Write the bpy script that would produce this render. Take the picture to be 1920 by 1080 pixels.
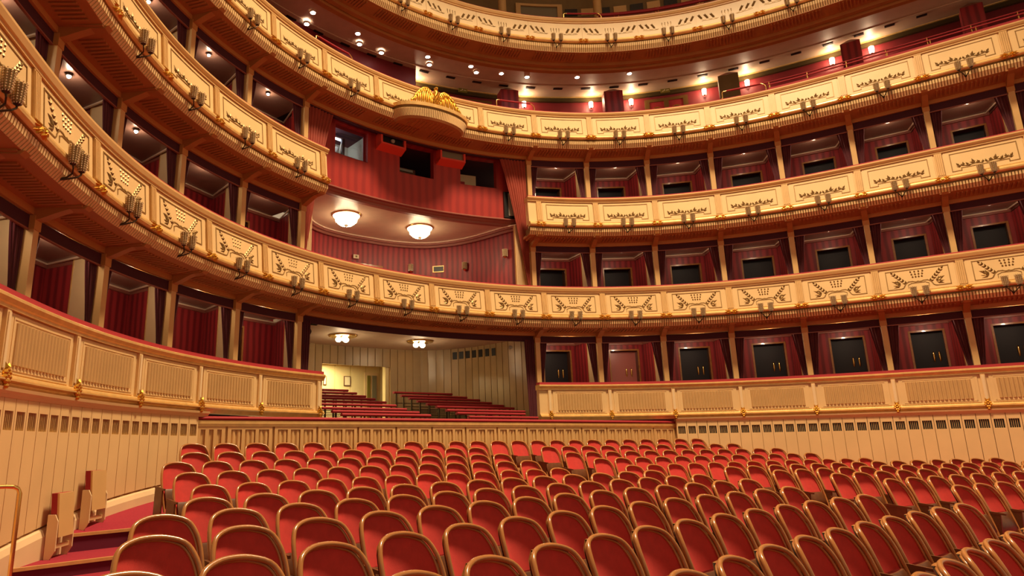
import bpy, math, random
import numpy as np
from mathutils import Vector, Matrix

random.seed(7)
for o in list(bpy.data.objects):
    bpy.data.objects.remove(o)
scene = bpy.context.scene
COL = scene.collection
Z0 = 1.85                      # eye height above the stalls floor beneath the camera
CX, CY = -9.997, -16.140       # camera in hall plan (origin = middle of the horseshoe, +y away from the stage)
PHI, PITCH, ROLL, FPX = 0.55455, 0.23192, -0.01388, 1248.2

# ------------------------------------------------------------------ camera
cam_d = bpy.data.cameras.new('camera')
cam_d.sensor_width = 36.0
cam_d.lens = FPX * 36.0 / 1920.0
cam_d.shift_x = (960.0 - 810.5) / 1920.0
cam_d.clip_start, cam_d.clip_end = 0.05, 200
cam = bpy.data.objects.new('camera', cam_d)
COL.objects.link(cam)
cam.matrix_world = (Matrix.Translation((CX, CY, Z0)) @ Matrix.Rotation(-PHI, 4, 'Z')
                    @ Matrix.Rotation(math.pi / 2 + PITCH, 4, 'X') @ Matrix.Rotation(ROLL, 4, 'Z'))
scene.camera = cam

# ------------------------------------------------------------------ world, exposure, main light
world = bpy.data.worlds.new('world')
scene.world = world
world.use_nodes = True
bg = world.node_tree.nodes['Background']
bg.inputs[0].default_value = (1.0, 0.70, 0.42, 1)
bg.inputs[1].default_value = 0.48
vs = scene.view_settings
vs.view_transform = 'Standard'
vs.look = 'None'
vs.gamma = 1.0
vs.use_curve_mapping = False
vs.exposure = -0.10


def light(kind, name, loc, power, color, size=0.1, parent=None, rot=None, **kw):
    d = bpy.data.lights.new(name, kind)
    d.energy = power
    d.color = color
    if kind == 'AREA':
        d.shape = kw.get('shape', 'DISK')
        d.size = size
        d.spread = kw.get('spread', math.pi)
    else:
        d.shadow_soft_size = size
        if kind == 'SPOT':
            d.spot_size = kw.get('angle', 1.6)
            d.spot_blend = 0.7
    o = bpy.data.objects.new(name, d)
    COL.objects.link(o)
    o.location = loc
    if rot:
        o.rotation_euler = rot
    if parent:
        o.parent = parent
    return o


WARM = (1.0, 0.74, 0.45)
HALL_Z = 23.0
CHY = -9.8
light('AREA', 'chandelier_light', (0, CHY, HALL_Z - .9 + Z0), 4600, WARM, 4.0, spread=math.radians(112))

# ------------------------------------------------------------------ materials
M = {}


def mat(name, col, rough=0.5, metal=0.0, var=0.0, vscale=3.0, bump=0.0, bscale=40.0, emit=None, estr=0, sheen=0.0,
        coat=0.0, trans=0.0):
    m = bpy.data.materials.new(name)
    m.use_nodes = True
    nt = m.node_tree
    b = nt.nodes['Principled BSDF']
    b.inputs['Base Color'].default_value = (*col, 1)
    b.inputs['Roughness'].default_value = rough
    b.inputs['Metallic'].default_value = metal
    b.inputs['Coat Weight'].default_value = coat
    b.inputs['Transmission Weight'].default_value = trans
    if sheen:
        b.inputs['Sheen Weight'].default_value = sheen
        b.inputs['Sheen Tint'].default_value = (*[min(1, c * 2 + .1) for c in col], 1)
    if emit:
        b.inputs['Emission Color'].default_value = (*emit, 1)
        b.inputs['Emission Strength'].default_value = estr
    if var or bump:
        tc = nt.nodes.new('ShaderNodeTexCoord')
        nz = nt.nodes.new('ShaderNodeTexNoise')
        nz.inputs['Scale'].default_value = vscale
        nz.inputs['Detail'].default_value = 4
        nt.links.new(tc.outputs['Object'], nz.inputs['Vector'])
        if var:
            r = nt.nodes.new('ShaderNodeValToRGB')
            r.color_ramp.elements[0].position = .3
            r.color_ramp.elements[1].position = .7
            r.color_ramp.elements[0].color = (*[c * (1 - var) for c in col], 1)
            r.color_ramp.elements[1].color = (*[min(1, c * (1 + var)) for c in col], 1)
            nt.links.new(nz.outputs['Fac'], r.inputs['Fac'])
            nt.links.new(r.outputs['Color'], b.inputs['Base Color'])
        if bump:
            n2 = nt.nodes.new('ShaderNodeTexNoise')
            n2.inputs['Scale'].default_value = bscale
            nt.links.new(tc.outputs['Object'], n2.inputs['Vector'])
            bp = nt.nodes.new('ShaderNodeBump')
            bp.inputs['Strength'].default_value = bump
            bp.inputs['Distance'].default_value = 0.01
            nt.links.new(n2.outputs['Fac'], bp.inputs['Height'])
            nt.links.new(bp.outputs['Normal'], b.inputs['Normal'])
    M[name] = m
    return m


def stripes(name, c1, c2, period=0.16, rough=0.45, sheen=0.3):
    m = mat(name, c1, rough, sheen=sheen)
    nt = m.node_tree
    b = nt.nodes['Principled BSDF']
    uv = nt.nodes.new('ShaderNodeUVMap')
    wv = nt.nodes.new('ShaderNodeTexWave')
    wv.wave_type = 'BANDS'
    wv.bands_direction = 'X'
    wv.inputs['Scale'].default_value = 0.314 / period
    wv.inputs['Distortion'].default_value = 1.6
    wv.inputs['Detail Scale'].default_value = 0.6
    nt.links.new(uv.outputs['UV'], wv.inputs['Vector'])
    nz = nt.nodes.new('ShaderNodeTexNoise')
    nz.inputs['Scale'].default_value = 6
    mp = nt.nodes.new('ShaderNodeMapping')
    mp.inputs['Scale'].default_value = (1, .1, 1)
    nt.links.new(uv.outputs['UV'], mp.inputs['Vector'])
    nt.links.new(mp.outputs['Vector'], nz.inputs['Vector'])
    mx = nt.nodes.new('ShaderNodeMath')
    mx.operation = 'MULTIPLY_ADD'
    mx.inputs[1].default_value = .5
    nt.links.new(nz.outputs['Fac'], mx.inputs[0])
    nt.links.new(wv.outputs['Fac'], mx.inputs[2])
    r = nt.nodes.new('ShaderNodeValToRGB')
    r.color_ramp.elements[0].position = .35
    r.color_ramp.elements[1].position = 1.0
    r.color_ramp.elements[0].color = (*c1, 1)
    r.color_ramp.elements[1].color = (*c2, 1)
    nt.links.new(mx.outputs[0], r.inputs['Fac'])
    nt.links.new(r.outputs['Color'], b.inputs['Base Color'])
    return m


mat('cream', (0.76, 0.53, 0.25), 0.42, var=.05, vscale=1.5)
mat('cream_pale', (0.80, 0.61, 0.35), 0.4, var=.05, vscale=1.5)
mat('cream_warm', (0.68, 0.43, 0.17), 0.4, var=.06, vscale=2)
mat('tan', (0.55, 0.33, 0.12), 0.4, 0.1, var=.1, vscale=4)
mat('gilt', (0.84, 0.55, 0.20), 0.34, 0.38, var=.1, vscale=6)
mat('gold', (0.68, 0.36, 0.05), 0.38, 0.9, var=.1, vscale=8)
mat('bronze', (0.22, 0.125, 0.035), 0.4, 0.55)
mat('gilt_shadow_line', (0.30, 0.17, 0.05), 0.45, 0.3)  # gilding and shadow of the panel grooves in one brown-gold colour
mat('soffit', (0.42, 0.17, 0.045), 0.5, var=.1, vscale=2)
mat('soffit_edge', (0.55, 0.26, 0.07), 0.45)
mat('red_velvet', (0.33, 0.012, 0.02), 0.7, sheen=.4)
mat('seat_velvet', (0.54, 0.032, 0.025), 0.75, sheen=.5, var=.08, vscale=14, bump=.15, bscale=250)
mat('carpet', (0.33, 0.015, 0.035), 0.95, var=.12, vscale=40, bump=.3, bscale=300)
mat('carpet_dark', (0.13, 0.006, 0.03), 0.95, bump=.3, bscale=300)
mat('wood', (0.42, 0.17, 0.045), 0.26, var=.15, vscale=9, coat=.4)
mat('wood_light', (0.62, 0.34, 0.12), 0.35, var=.1, vscale=9)
mat('wood_dark', (0.13, 0.045, 0.015), 0.35, var=.2, vscale=12)
mat('valance', (0.055, 0.006, 0.016), 0.8, sheen=.2)
mat('curtain_dark', (0.085, 0.008, 0.016), 0.7, sheen=.3, var=.15, vscale=5)
mat('curtain_rust', (0.30, 0.045, 0.022), 0.7, sheen=.3, var=.1, vscale=5)
mat('curtain_red', (0.20, 0.02, 0.02), 0.7, sheen=.3, var=.1, vscale=5)
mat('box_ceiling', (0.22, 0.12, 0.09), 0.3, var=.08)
mat('pale_ceiling', (0.62, 0.47, 0.33), 0.5, var=.06)
mat('grey_ceiling', (0.60, 0.44, 0.30), 0.35, var=.05)
mat('trim_white', (0.75, 0.58, 0.44), 0.35)
mat('mauve', (0.30, 0.10, 0.07), 0.4)
mat('black', (0.006, 0.005, 0.005), 0.4)
mat('door_dark', (0.008, 0.004, 0.010), 0.55)
mat('door_pink', (0.55, 0.16, 0.14), 0.35)
mat('brass', (0.90, 0.60, 0.20), 0.22, 1.0)
mat('iron', (0.05, 0.03, 0.015), 0.4, .6)
mat('bead', (0.95, 0.78, 0.50), 0.08, 0.0, coat=.6, trans=.4)
mat('cup_core', (0.26, 0.16, 0.06), 0.3, 0.4)
mat('lamp_on', (1, .9, .7), .4, emit=(1.0, .78, .48), estr=14)
mat('spot_on', (1, 1, 1), .4, emit=(1.0, .93, .85), estr=30)
mat('tube_on', (1, 1, 1), .4, emit=(.8, .85, 1.0), estr=12)
mat('crystal', (1, .93, .8), .1, emit=(1.0, .82, .55), estr=2.6, coat=.5)
mat('marble', (0.42, 0.30, 0.14), 0.25, var=.12, vscale=1.2)
mat('corridor', (0.80, 0.68, 0.36), 0.5, var=.05)
mat('olive', (0.20, 0.13, 0.045), 0.6, var=.1)
mat('olive_band', (0.06, 0.04, 0.012), 0.4)
mat('olive_door', (0.22, 0.19, 0.03), 0.4)
mat('paper', (0.8, 0.72, 0.5), 0.6)
mat('grey_equipment', (0.35, 0.34, 0.28), 0.4)
mat('white_room', (0.62, 0.62, 0.52), 0.6)
mat('booth_frame', (0.75, 0.07, 0.04), 0.5)
mat('screen_grey', (0.22, 0.20, 0.13), 0.25)
mat('vent_dark', (0.012, 0.010, 0.007), 0.6)
stripes('red_wall', (0.19, 0.012, 0.018), (0.37, 0.027, 0.033), .20)
stripes('booth_red', (0.29, 0.017, 0.015), (0.38, 0.026, 0.019), .26)
mat('flute', (0.56, 0.35, 0.14), 0.42, var=.05)
mat('red_plain', (0.19, 0.011, 0.018), 0.5, sheen=.3, var=.08)


# ------------------------------------------------------------------ mesh builder
def wloc(o):
    v = Vector((0, 0, 0))
    while o is not None:
        v += o.location
        o = o.parent
    return v


class MB:
    def __init__(s):
        s.v, s.f, s.uv = [], [], []

    def poly(s, pts, uv=None):
        n = len(s.v)
        s.v += [tuple(p) for p in pts]
        s.f.append(tuple(range(n, n + len(pts))))
        s.uv.append(uv)

    def grid(s, rows, uvf=None, closeu=False):
        n = len(s.v)
        w = len(rows[0])
        for r in rows:
            s.v += [tuple(p) for p in r]
        for i in range(len(rows) - 1):
            for j in range(w if closeu else w - 1):
                k = (j + 1) % w
                s.f.append((n + i * w + j, n + i * w + k, n + (i + 1) * w + k, n + (i + 1) * w + j))
                s.uv.append([uvf(i, j), uvf(i, j + 1), uvf(i + 1, j + 1), uvf(i + 1, j)] if uvf else None)

    def box8(s, p, uv=None):
        n = len(s.v)
        s.v += [tuple(q) for q in p]
        for q in ((0, 3, 2, 1), (4, 5, 6, 7), (0, 1, 5, 4), (1, 2, 6, 5), (2, 3, 7, 6), (3, 0, 4, 7)):
            s.f.append(tuple(n + i for i in q))
            s.uv.append([uv[i] for i in q] if uv else None)

    def box(s, x0, x1, y0, y1, z0, z1):
        s.box8([(x0, y0, z0), (x1, y0, z0), (x1, y1, z0), (x0, y1, z0),
                (x0, y0, z1), (x1, y0, z1), (x1, y1, z1), (x0, y1, z1)])

    def slab(s, a, b, t, z0, z1, z0b=None, z1b=None):
        """vertical wall from plan point a to b, thickness t to both sides"""
        d = Vector((b[0] - a[0], b[1] - a[1]))
        L = d.length
        d /= L
        n = Vector((-d.y, d.x)) * t * .5
        z0b = z0 if z0b is None else z0b
        z1b = z1 if z1b is None else z1b
        s.box8([(a[0] - n.x, a[1] - n.y, z0), (b[0] - n.x, b[1] - n.y, z0b), (b[0] + n.x, b[1] + n.y, z0b), (a[0] + n.x, a[1] + n.y, z0),
                (a[0] - n.x, a[1] - n.y, z1), (b[0] - n.x, b[1] - n.y, z1b), (b[0] + n.x, b[1] + n.y, z1b), (a[0] + n.x, a[1] + n.y, z1)],
               [(0, z0), (L, z0), (L, z0), (0, z0), (0, z1), (L, z1), (L, z1), (0, z1)])

    def tube(s, path, r, n=8, caps=True, rx=None):
        """tube along path; r may be a list"""
        P = [Vector(p) for p in path]
        rows = []
        up = Vector((0, 0, 1))
        prev = None
        for i, p in enumerate(P):
            t = (P[min(i + 1, len(P) - 1)] - P[max(i - 1, 0)]).normalized()
            if prev is None:
                a = t.cross(up)
                if a.length < .05:
                    a = t.cross(Vector((0, 1, 0)))
                a.normalize()
            else:
                a = (prev - t * prev.dot(t)).normalized()
            prev = a
            b = t.cross(a)
            rr = r[i] if isinstance(r, (list, tuple)) else r
            rows.append([p + (a * math.cos(q) + b * math.sin(q)) * rr for q in [2 * math.pi * k / n for k in range(n)]])
        s.grid(rows, closeu=True)
        if caps:
            s.poly(rows[0][::-1])
            s.poly(rows[-1])

    def lathe(s, prof, c=(0, 0, 0), n=16, cap=True):
        rows = [[(c[0] + r * math.cos(2 * math.pi * k / n), c[1] + r * math.sin(2 * math.pi * k / n), c[2] + z) for k in range(n)] for r, z in prof]
        s.grid(rows, closeu=True)
        if cap:
            s.poly(rows[0][::-1])
            s.poly(rows[-1])

    def ellipsoid(s, c, r, n=8, m=6, mtx=None):
        rows = []
        for i in range(m + 1):
            a = math.pi * i / m - math.pi / 2
            row = []
            for k in range(n):
                q = Vector((r[0] * math.cos(a) * math.cos(2 * math.pi * k / n), r[1] * math.cos(a) * math.sin(2 * math.pi * k / n), r[2] * math.sin(a)))
                if mtx is not None:
                    q = mtx @ q
                row.append(Vector(c) + q)
            rows.append(row)
        s.grid(rows, closeu=True)

    def build(s, name, material, parent=None, smooth=False, local=False, origin=None):
        me = bpy.data.meshes.new(name)
        V = np.array(s.v, float)
        if not local:
            V[:, 2] += Z0
        loc = Vector((0, 0, 0))
        if not local:
            if parent is not None:
                off = wloc(parent)
                V -= np.array(off)
            else:
                lo, hi = V.min(0), V.max(0)
                loc = Vector(((lo[0] + hi[0]) / 2, (lo[1] + hi[1]) / 2, lo[2]))
                V -= np.array(loc)
        me.from_pydata(V.tolist(), [], s.f)
        if any(u is not None for u in s.uv):
            ul = me.uv_layers.new(name='UVMap')
            k = 0
            for f, u in zip(s.f, s.uv):
                for j in range(len(f)):
                    if u is not None:
                        ul.data[k].uv = u[j]
                    k += 1
        if smooth:
            me.polygons.foreach_set('use_smooth', [True] * len(me.polygons))
        me.materials.append(M[material])
        o = bpy.data.objects.new(name, me)
        COL.objects.link(o)
        o.location = loc
        if parent is not None:
            o.parent = parent
        return o


def tag(o, label, cat, group=None):
    o['label'] = label
    o['category'] = cat
    if group:
        o['group'] = group
    return o


def stuff(o):
    o['kind'] = 'stuff'
    return o


def struct(o):
    o['kind'] = 'structure'
    return o


def thing(name, loc, label, cat, group=None, rz=0.0):
    o = bpy.data.objects.new(name, None)
    o.empty_display_size = .2
    COL.objects.link(o)
    o.location = (loc[0], loc[1], loc[2] + Z0)
    o.rotation_euler = (0, 0, rz)
    return tag(o, label, cat, group)


def part(name, me, parent):
    o = bpy.data.objects.new(name, me)
    COL.objects.link(o)
    o.parent = parent
    return o


ORD = ('zeroth first second third fourth fifth sixth seventh eighth ninth tenth eleventh twelfth thirteenth fourteenth '
       'fifteenth sixteenth seventeenth eighteenth nineteenth twentieth').split()
ORD += ['twenty-' + w for w in ORD[1:10]] + ['thirtieth']

# ------------------------------------------------------------------ horseshoe plan curve
W = 1.9                                    # bay width
K0, K2, K4 = 0.09084, 0.00751, -0.002118
SS = np.linspace(-24, 24, 4801)
kk = np.where(np.abs(SS) < 13.6, K0 + K2 * (SS / 5) ** 2 + K4 * (SS / 5) ** 4, 0.0)
kk = np.maximum(kk, 0)
hS = SS[1] - SS[0]
TH = np.cumsum((kk + np.roll(kk, 1)) / 2) * hS
TH -= np.interp(0, SS, TH)
XX = np.cumsum(np.cos(TH)) * hS
YY = np.cumsum(-np.sin(TH)) * hS
XX -= np.interp(0, SS, XX)
YY -= np.interp(0, SS, YY)


def Cth(s):
    return float(np.interp(s, SS, TH))


def C(s, off, z=0.0):
    k = (s + 24) / hS
    i = min(max(int(k), 0), 4799)
    a = k - i
    x = XX[i] + a * (XX[i + 1] - XX[i])
    y = YY[i] + a * (YY[i + 1] - YY[i])
    t = TH[i] + a * (TH[i + 1] - TH[i])
    return Vector((x + math.sin(t) * off, y + math.cos(t) * off, z))


def stations(s0, s1, step=0.19):
    n = max(1, int(math.ceil((s1 - s0) / step)))
    return [s0 + (s1 - s0) * k / n for k in range(n + 1)]


def sweep(mb, prof, s0, s1, step=0.19, caps=True, zf=None):
    """profile of (off, z), closed loop"""
    st = stations(s0, s1, step)
    rows = [[C(s, o, z + (zf(s) if zf else 0)) for o, z in prof] for s in st]
    mb.grid(rows, uvf=lambda i, j: (st[i], prof[j % len(prof)][1]), closeu=True)
    if caps:
        mb.poly(rows[0][::-1])
        mb.poly(rows[-1])


def cbox(mb, s0, s1, o0, o1, z0, z1, step=0.5, inc=0.0):
    """curved box; inc shifts the bottom edge inwards to the hall"""
    sweep(mb, [(o0 - inc, z0), (o1 - inc, z0), (o1, z1), (o0, z1)], s0, s1, step)


def xform(o, s, off, z):
    p = C(s, off, z + Z0)
    o.location = p
    o.rotation_euler = (0, 0, -Cth(s))


def hall_to_px(x, y, z):
    c, sn = math.cos(PHI), math.sin(PHI)
    dx, dy = x - CX, y - CY
    r, f = c * dx - sn * dy, sn * dx + c * dy
    c, sn = math.cos(PITCH), math.sin(PITCH)
    zf, up = f * c + z * sn, -f * sn + z * c
    if zf < .2:
        return (-9999, -9999)
    u, v = FPX * r / zf, -FPX * up / zf
    c, sn = math.cos(ROLL), math.sin(ROLL)
    return (810.5 + c * u - sn * v, 540 + sn * u + c * v)


# tier data: z relative to the eye
T = {
    'P': dict(rt=1.74, pt=1.595, pb=0.865, tb=0.78, o=0.0, e=0.0),
    'T1': dict(rt=4.80, pt=4.63, pb=3.91, tb=3.775, r1=3.725, r0=3.53, o=0.054, e=.074),
    'T2': dict(rt=7.825, pt=7.69, pb=6.965, tb=6.81, r1=6.755, r0=6.553, o=0.086, e=.074),
    'T3': dict(rt=10.92, pt=10.78, pb=10.055, tb=9.93, r1=9.86, r0=9.63, o=0.124, e=.074),
    'T4': dict(rt=14.61, pt=14.44, pb=13.755, tb=13.61, r1=13.55, r0=13.30, o=0.169, e=.074),
}
COLO = 0.85        # columns of the boxes stand this far behind the balcony front
IL, IR = -9, 11    # bay range
TIERNAME = {'P': 'stalls-level', 'T1': 'lowest continuous', 'T2': 'second', 'T3': 'eagle-tier', 'T4': 'topmost'}


def bayword(i):
    """which bay (between boundary i and i+1), counted from the central axis"""
    return ORD[i + 1] + ' right' if i >= 0 else ORD[-i] + ' left'


# ------------------------------------------------------------------ stalls floor
YC = -41.976


def yprime(x, y):
    return math.hypot(x, y - YC) + YC


def zfloor(yp):
    return float(np.interp(yp, [-18, -11.86, -8.48, -6.3, -6.24, -5.43, -4.55, -3.92, -2.82, -1.5],
                           [-1.92, -1.60, -1.45, -1.44, -1.43, -1.30, -1.17, -1.04, -0.89, -0.72]))


def zfl(x, y):
    return zfloor(yprime(x, y))


def build_floor():
    mb = MB()
    ysr = [-1.6 - .45 * k for k in range(36)]

    def P(x, yp):
        y = YC + math.sqrt(max(0, (yp - YC) ** 2 - x * x))
        return (x, y, zfloor(yp))
    xs = [-8.35 + (8.35 + 14.5) * k / 24 for k in range(25)]
    mb.grid([[P(x, y) for x in xs] for y in ysr][::-1])
    # aisle along the left wall with two steps
    xl = [-12.6, -11, -9.7, -9.0, -8.35]
    rows = []
    for yp in (-1.6, -2.2, -2.8, -3.4, -3.9, -4.28):
        rows.append([P(x, yp) for x in xl])

    def flat(yp, z):
        return [(p[0], p[1], z) for p in [P(x, yp) for x in xl]]
    z1 = rows[-1][0][2]
    rows += [flat(-4.28, -1.34), flat(-5.17, -1.34), flat(-5.17, -1.50), flat(-6.6, -1.50)]
    rows += [[(p[0], p[1], min(p[2], -1.50)) for p in [P(x, yp) for x in xl]] for yp in (-8.5, -11, -14, -17)]
    mb.grid(rows[::-1])
    # side face between the sloping seat floor and the stepped aisle
    a = [P(-8.35, y) for y in (-4.28, -4.8, -5.17, -5.8, -6.6)]
    mb.grid([[(p[0], p[1], -1.7) for p in a], a])
    fl = struct(mb.build('floor', 'carpet'))
    for yp, z in ((-4.28, z1), (-5.17, -1.34)):
        n = MB()
        p, q = P(-10.6, yp), P(-8.4, yp)
        n.box8([(p[0], p[1] - .03, z - .028), (q[0], q[1] - .03, z - .028), (q[0], q[1] + .02, z - .028), (p[0], p[1] + .02, z - .028),
                (p[0], p[1] - .03, z + .012), (q[0], q[1] - .03, z + .012), (q[0], q[1] + .02, z + .012), (p[0], p[1] + .02, z + .012)])
        n.build('step_nosing', 'wood_light', fl)
        r = MB()
        zb = -1.34 if z > -1.3 else -1.50
        r.box8([(p[0], p[1] - .008, zb), (q[0], q[1] - .008, zb), (q[0], q[1] + .02, zb), (p[0], p[1] + .02, zb),
                (p[0], p[1] - .008, z - .028), (q[0], q[1] - .008, z - .028), (q[0], q[1] + .02, z - .028), (p[0], p[1] + .02, z - .028)])
        r.build('step_riser', 'carpet_dark', fl)
    return fl


floor = build_floor()
mb = MB()
mb.box(-14, 15, -34, -17.2, -2.6, -2.4)
struct(mb.build('floor', 'wood_dark'))


# ------------------------------------------------------------------ panelled lower wall with grilles
def lower_wall(side, i0, i1):
    name = 'wall_' + side
    mb = MB()
    sweep(mb, [(.06, -2.2), (.30, -2.2), (.30, .9), (.06, .9)], i0 * W, i1 * W, .3)
    root = struct(mb.build(name, 'cream_warm'))
    pw = W / 6.5
    n = int((i1 - i0) * W / pw)

    def zb(s):
        p = C(s, 0)
        f = zfl(p.x, p.y)
        yp = yprime(p.x, p.y)
        if side == 'left' and yp < -4.28:
            f = -1.34 if yp > -5.17 else min(f, -1.50)
        return f
    for k in range(n):
        a = i0 * W + k * pw
        m = MB()
        g = .006
        za, zc = zb(a) + .30, zb(a + pw) + .30
        if side == 'left':
            za = zfl(*C(a, 0).xy) + .24
            zc = zfl(*C(a + pw, 0).xy) + .24
        # panel body with a grille opening near the top
        for (s0, s1, za_, zc_, z1) in ((a + g, a + pw - g, za, zc, .235), (a + g, a + pw - g, .455, .455, .60)):
            m.box8([C(s0, .0, za_), C(s1, .0, zc_), C(s1, .07, zc_), C(s0, .07, za_),
                    C(s0, .0, z1), C(s1, .0, z1), C(s1, .07, z1), C(s0, .07, z1)])
        for s0, s1 in ((a + g, a + .045), (a + pw - .045, a + pw - g)):
            cbox(m, s0, s1, 0, .07, .235, .455)
        o = m.build('wall_panel', 'cream', root)
        gr = MB()
        cbox(gr, a + .045, a + pw - .045, .04, .055, .235, .455)
        gb = gr.build('grille', 'vent_dark', o)
        br = MB()
        for q in range(4):
            s0 = a + .045 + (pw - .09) * (q + 1) / 5.0
            cbox(br, s0 - .004, s0 + .004, .018, .045, .235, .455)
        stuff(br.build('grille_bars', 'cream_warm', gb))
    m = MB()
    sweep(m, [(-.01, .60), (.1, .60), (.1, .71), (-.07, .71), (-.06, .67), (-.03, .64)], i0 * W, i1 * W, .19)
    m.build('wall_moulding', 'cream', root)
    # skirting following the floor
    m = MB()
    st = stations(i0 * W, i1 * W, .19)
    rows = []
    for s in st:
        f = zfl(*C(s, 0).xy) + .02
        lo = f - .6
        rows.append([C(s, -.05, lo), C(s, -.05, f + .10), C(s, -.02, f + .17), C(s, .02, f + .19), C(s, .06, f + .19), C(s, .06, lo)])
    m.grid(rows, closeu=True)
    sk = m.build('baseboard_' + side, 'cream_pale', root)
    return root


lower_wall('left', -8.6, -3.85)
lower_wall('right', 4.0, 10.2)


# ------------------------------------------------------------------ straight fluted rail wall behind the stalls seats
def balustrade():
    y0 = -2.45
    root = thing('rear_balustrade', (0, y0, -.9), 'long straight cream fluted barrier with red padded top behind the last seat row', 'barrier')
    m = MB()
    m.box(-6.95, 7.15, y0 + .04, y0 + .16, -1.1, .50)
    m.build('core', 'tan', root)
    m = MB()
    m.box(-6.98, 7.2, y0 - .03, y0 + .2, .47, .535)
    m.box(-6.98, 7.2, y0 - .012, y0 + .2, .42, .47)
    m.build('moulding', 'gilt', root)
    m = MB()
    rows = []
    for x in (-7.0, 7.22):
        rows.append([(x, y0 + .08 + .13 * math.cos(a), .575 + .045 * math.sin(a)) for a in [2 * math.pi * k / 12 for k in range(12)]])
    m.grid(rows, closeu=True)
    m.build('padded_rail', 'red_velvet', root, smooth=True)
    k = -7
    while True:
        x0 = -.62 + .96 * k
        x1 = x0 + .96
        k += 1
        if x1 < -6.9:
            continue
        if x0 > 7.1:
            break
        a, b = max(x0 + .025, -6.95), min(x1 - .025, 7.15)
        m = MB()
        m.box(a, b, y0, y0 + .06, -1.1, -.9)
        m.box(a, b, y0, y0 + .06, .36, .42)
        x = a
        w = (b - a)
        nb = 4
        for q in range(nb):          # broad flat bars
            xa = a + (w - .07) * q / (nb - 1)
            m.box(xa, xa + .07, y0, y0 + .06, -.9, .36)
        for q in range(nb - 1):
            xa = a + (w - .07) * q / (nb - 1) + .07
            ww = (w - .07) / (nb - 1) - .07
            for h in range(2):
                xc = xa + ww * (h + .5) / 2
                r = ww / 4 * .8
                m.grid([[(xc - r * math.cos(t), y0 + .055 - r * math.sin(t), z) for t in [math.pi * u / 6 for u in range(7)]] for z in (-.9, .35)])
        m.build('fluted_panel', 'cream_warm', root)


balustrade()


# ------------------------------------------------------------------ ornaments
def leaf(mb, F, u, z, ang, L, Wd, d=.022):
    """raised leaf on the balcony face, F(u,z,d) maps to space"""
    Wd *= 1.25
    ca, sa = math.cos(ang), math.sin(ang)

    def q(a, b, h):
        return F(u + ca * a - sa * b, z + sa * a + ca * b, h)
    n = len(mb.v)
    mb.v += [tuple(p) for p in (q(0, 0, .002), q(L * .35, Wd / 2, .004), q(L, 0, .004), q(L * .35, -Wd / 2, .004), q(L * .4, 0, d))]
    for f in ((0, 4, 1), (1, 4, 2), (2, 4, 3), (3, 4, 0)):
        mb.f.append(tuple(n + i for i in f))
        mb.uv.append(None)


def line(mb, F, pts, w=.019, d=.010):
    for (u0, z0), (u1, z1) in zip(pts[:-1], pts[1:]):
        L = math.hypot(u1 - u0, z1 - z0)
        if L < 1e-5:
            continue
        tx, tz = (u1 - u0) / L, (z1 - z0) / L
        nx, nz = -tz * w / 2, tx * w / 2
        u0_, z0_, u1_, z1_ = u0 - tx * w / 2, z0 - tz * w / 2, u1 + tx * w / 2, z1 + tz * w / 2
        n = max(1, int(L / .4))
        for k in range(n):
            a, b = k / n, (k + 1) / n
            pa = (u0_ + (u1_ - u0_) * a, z0_ + (z1_ - z0_) * a)
            pb = (u0_ + (u1_ - u0_) * b, z0_ + (z1_ - z0_) * b)
            mb.box8([F(pa[0] - nx, pa[1] - nz, 0), F(pb[0] - nx, pb[1] - nz, 0), F(pb[0] + nx, pb[1] + nz, 0), F(pa[0] + nx, pa[1] + nz, 0),
                     F(pa[0] - nx, pa[1] - nz, d), F(pb[0] - nx, pb[1] - nz, d), F(pb[0] + nx, pb[1] + nz, d), F(pa[0] + nx, pa[1] + nz, d)])


def arcpts(u, z, r, a0, a1, n=6):
    return [(u + r * math.cos(math.radians(a0 + (a1 - a0) * k / n)), z + r * math.sin(math.radians(a0 + (a1 - a0) * k / n))) for k in range(n + 1)]


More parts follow.
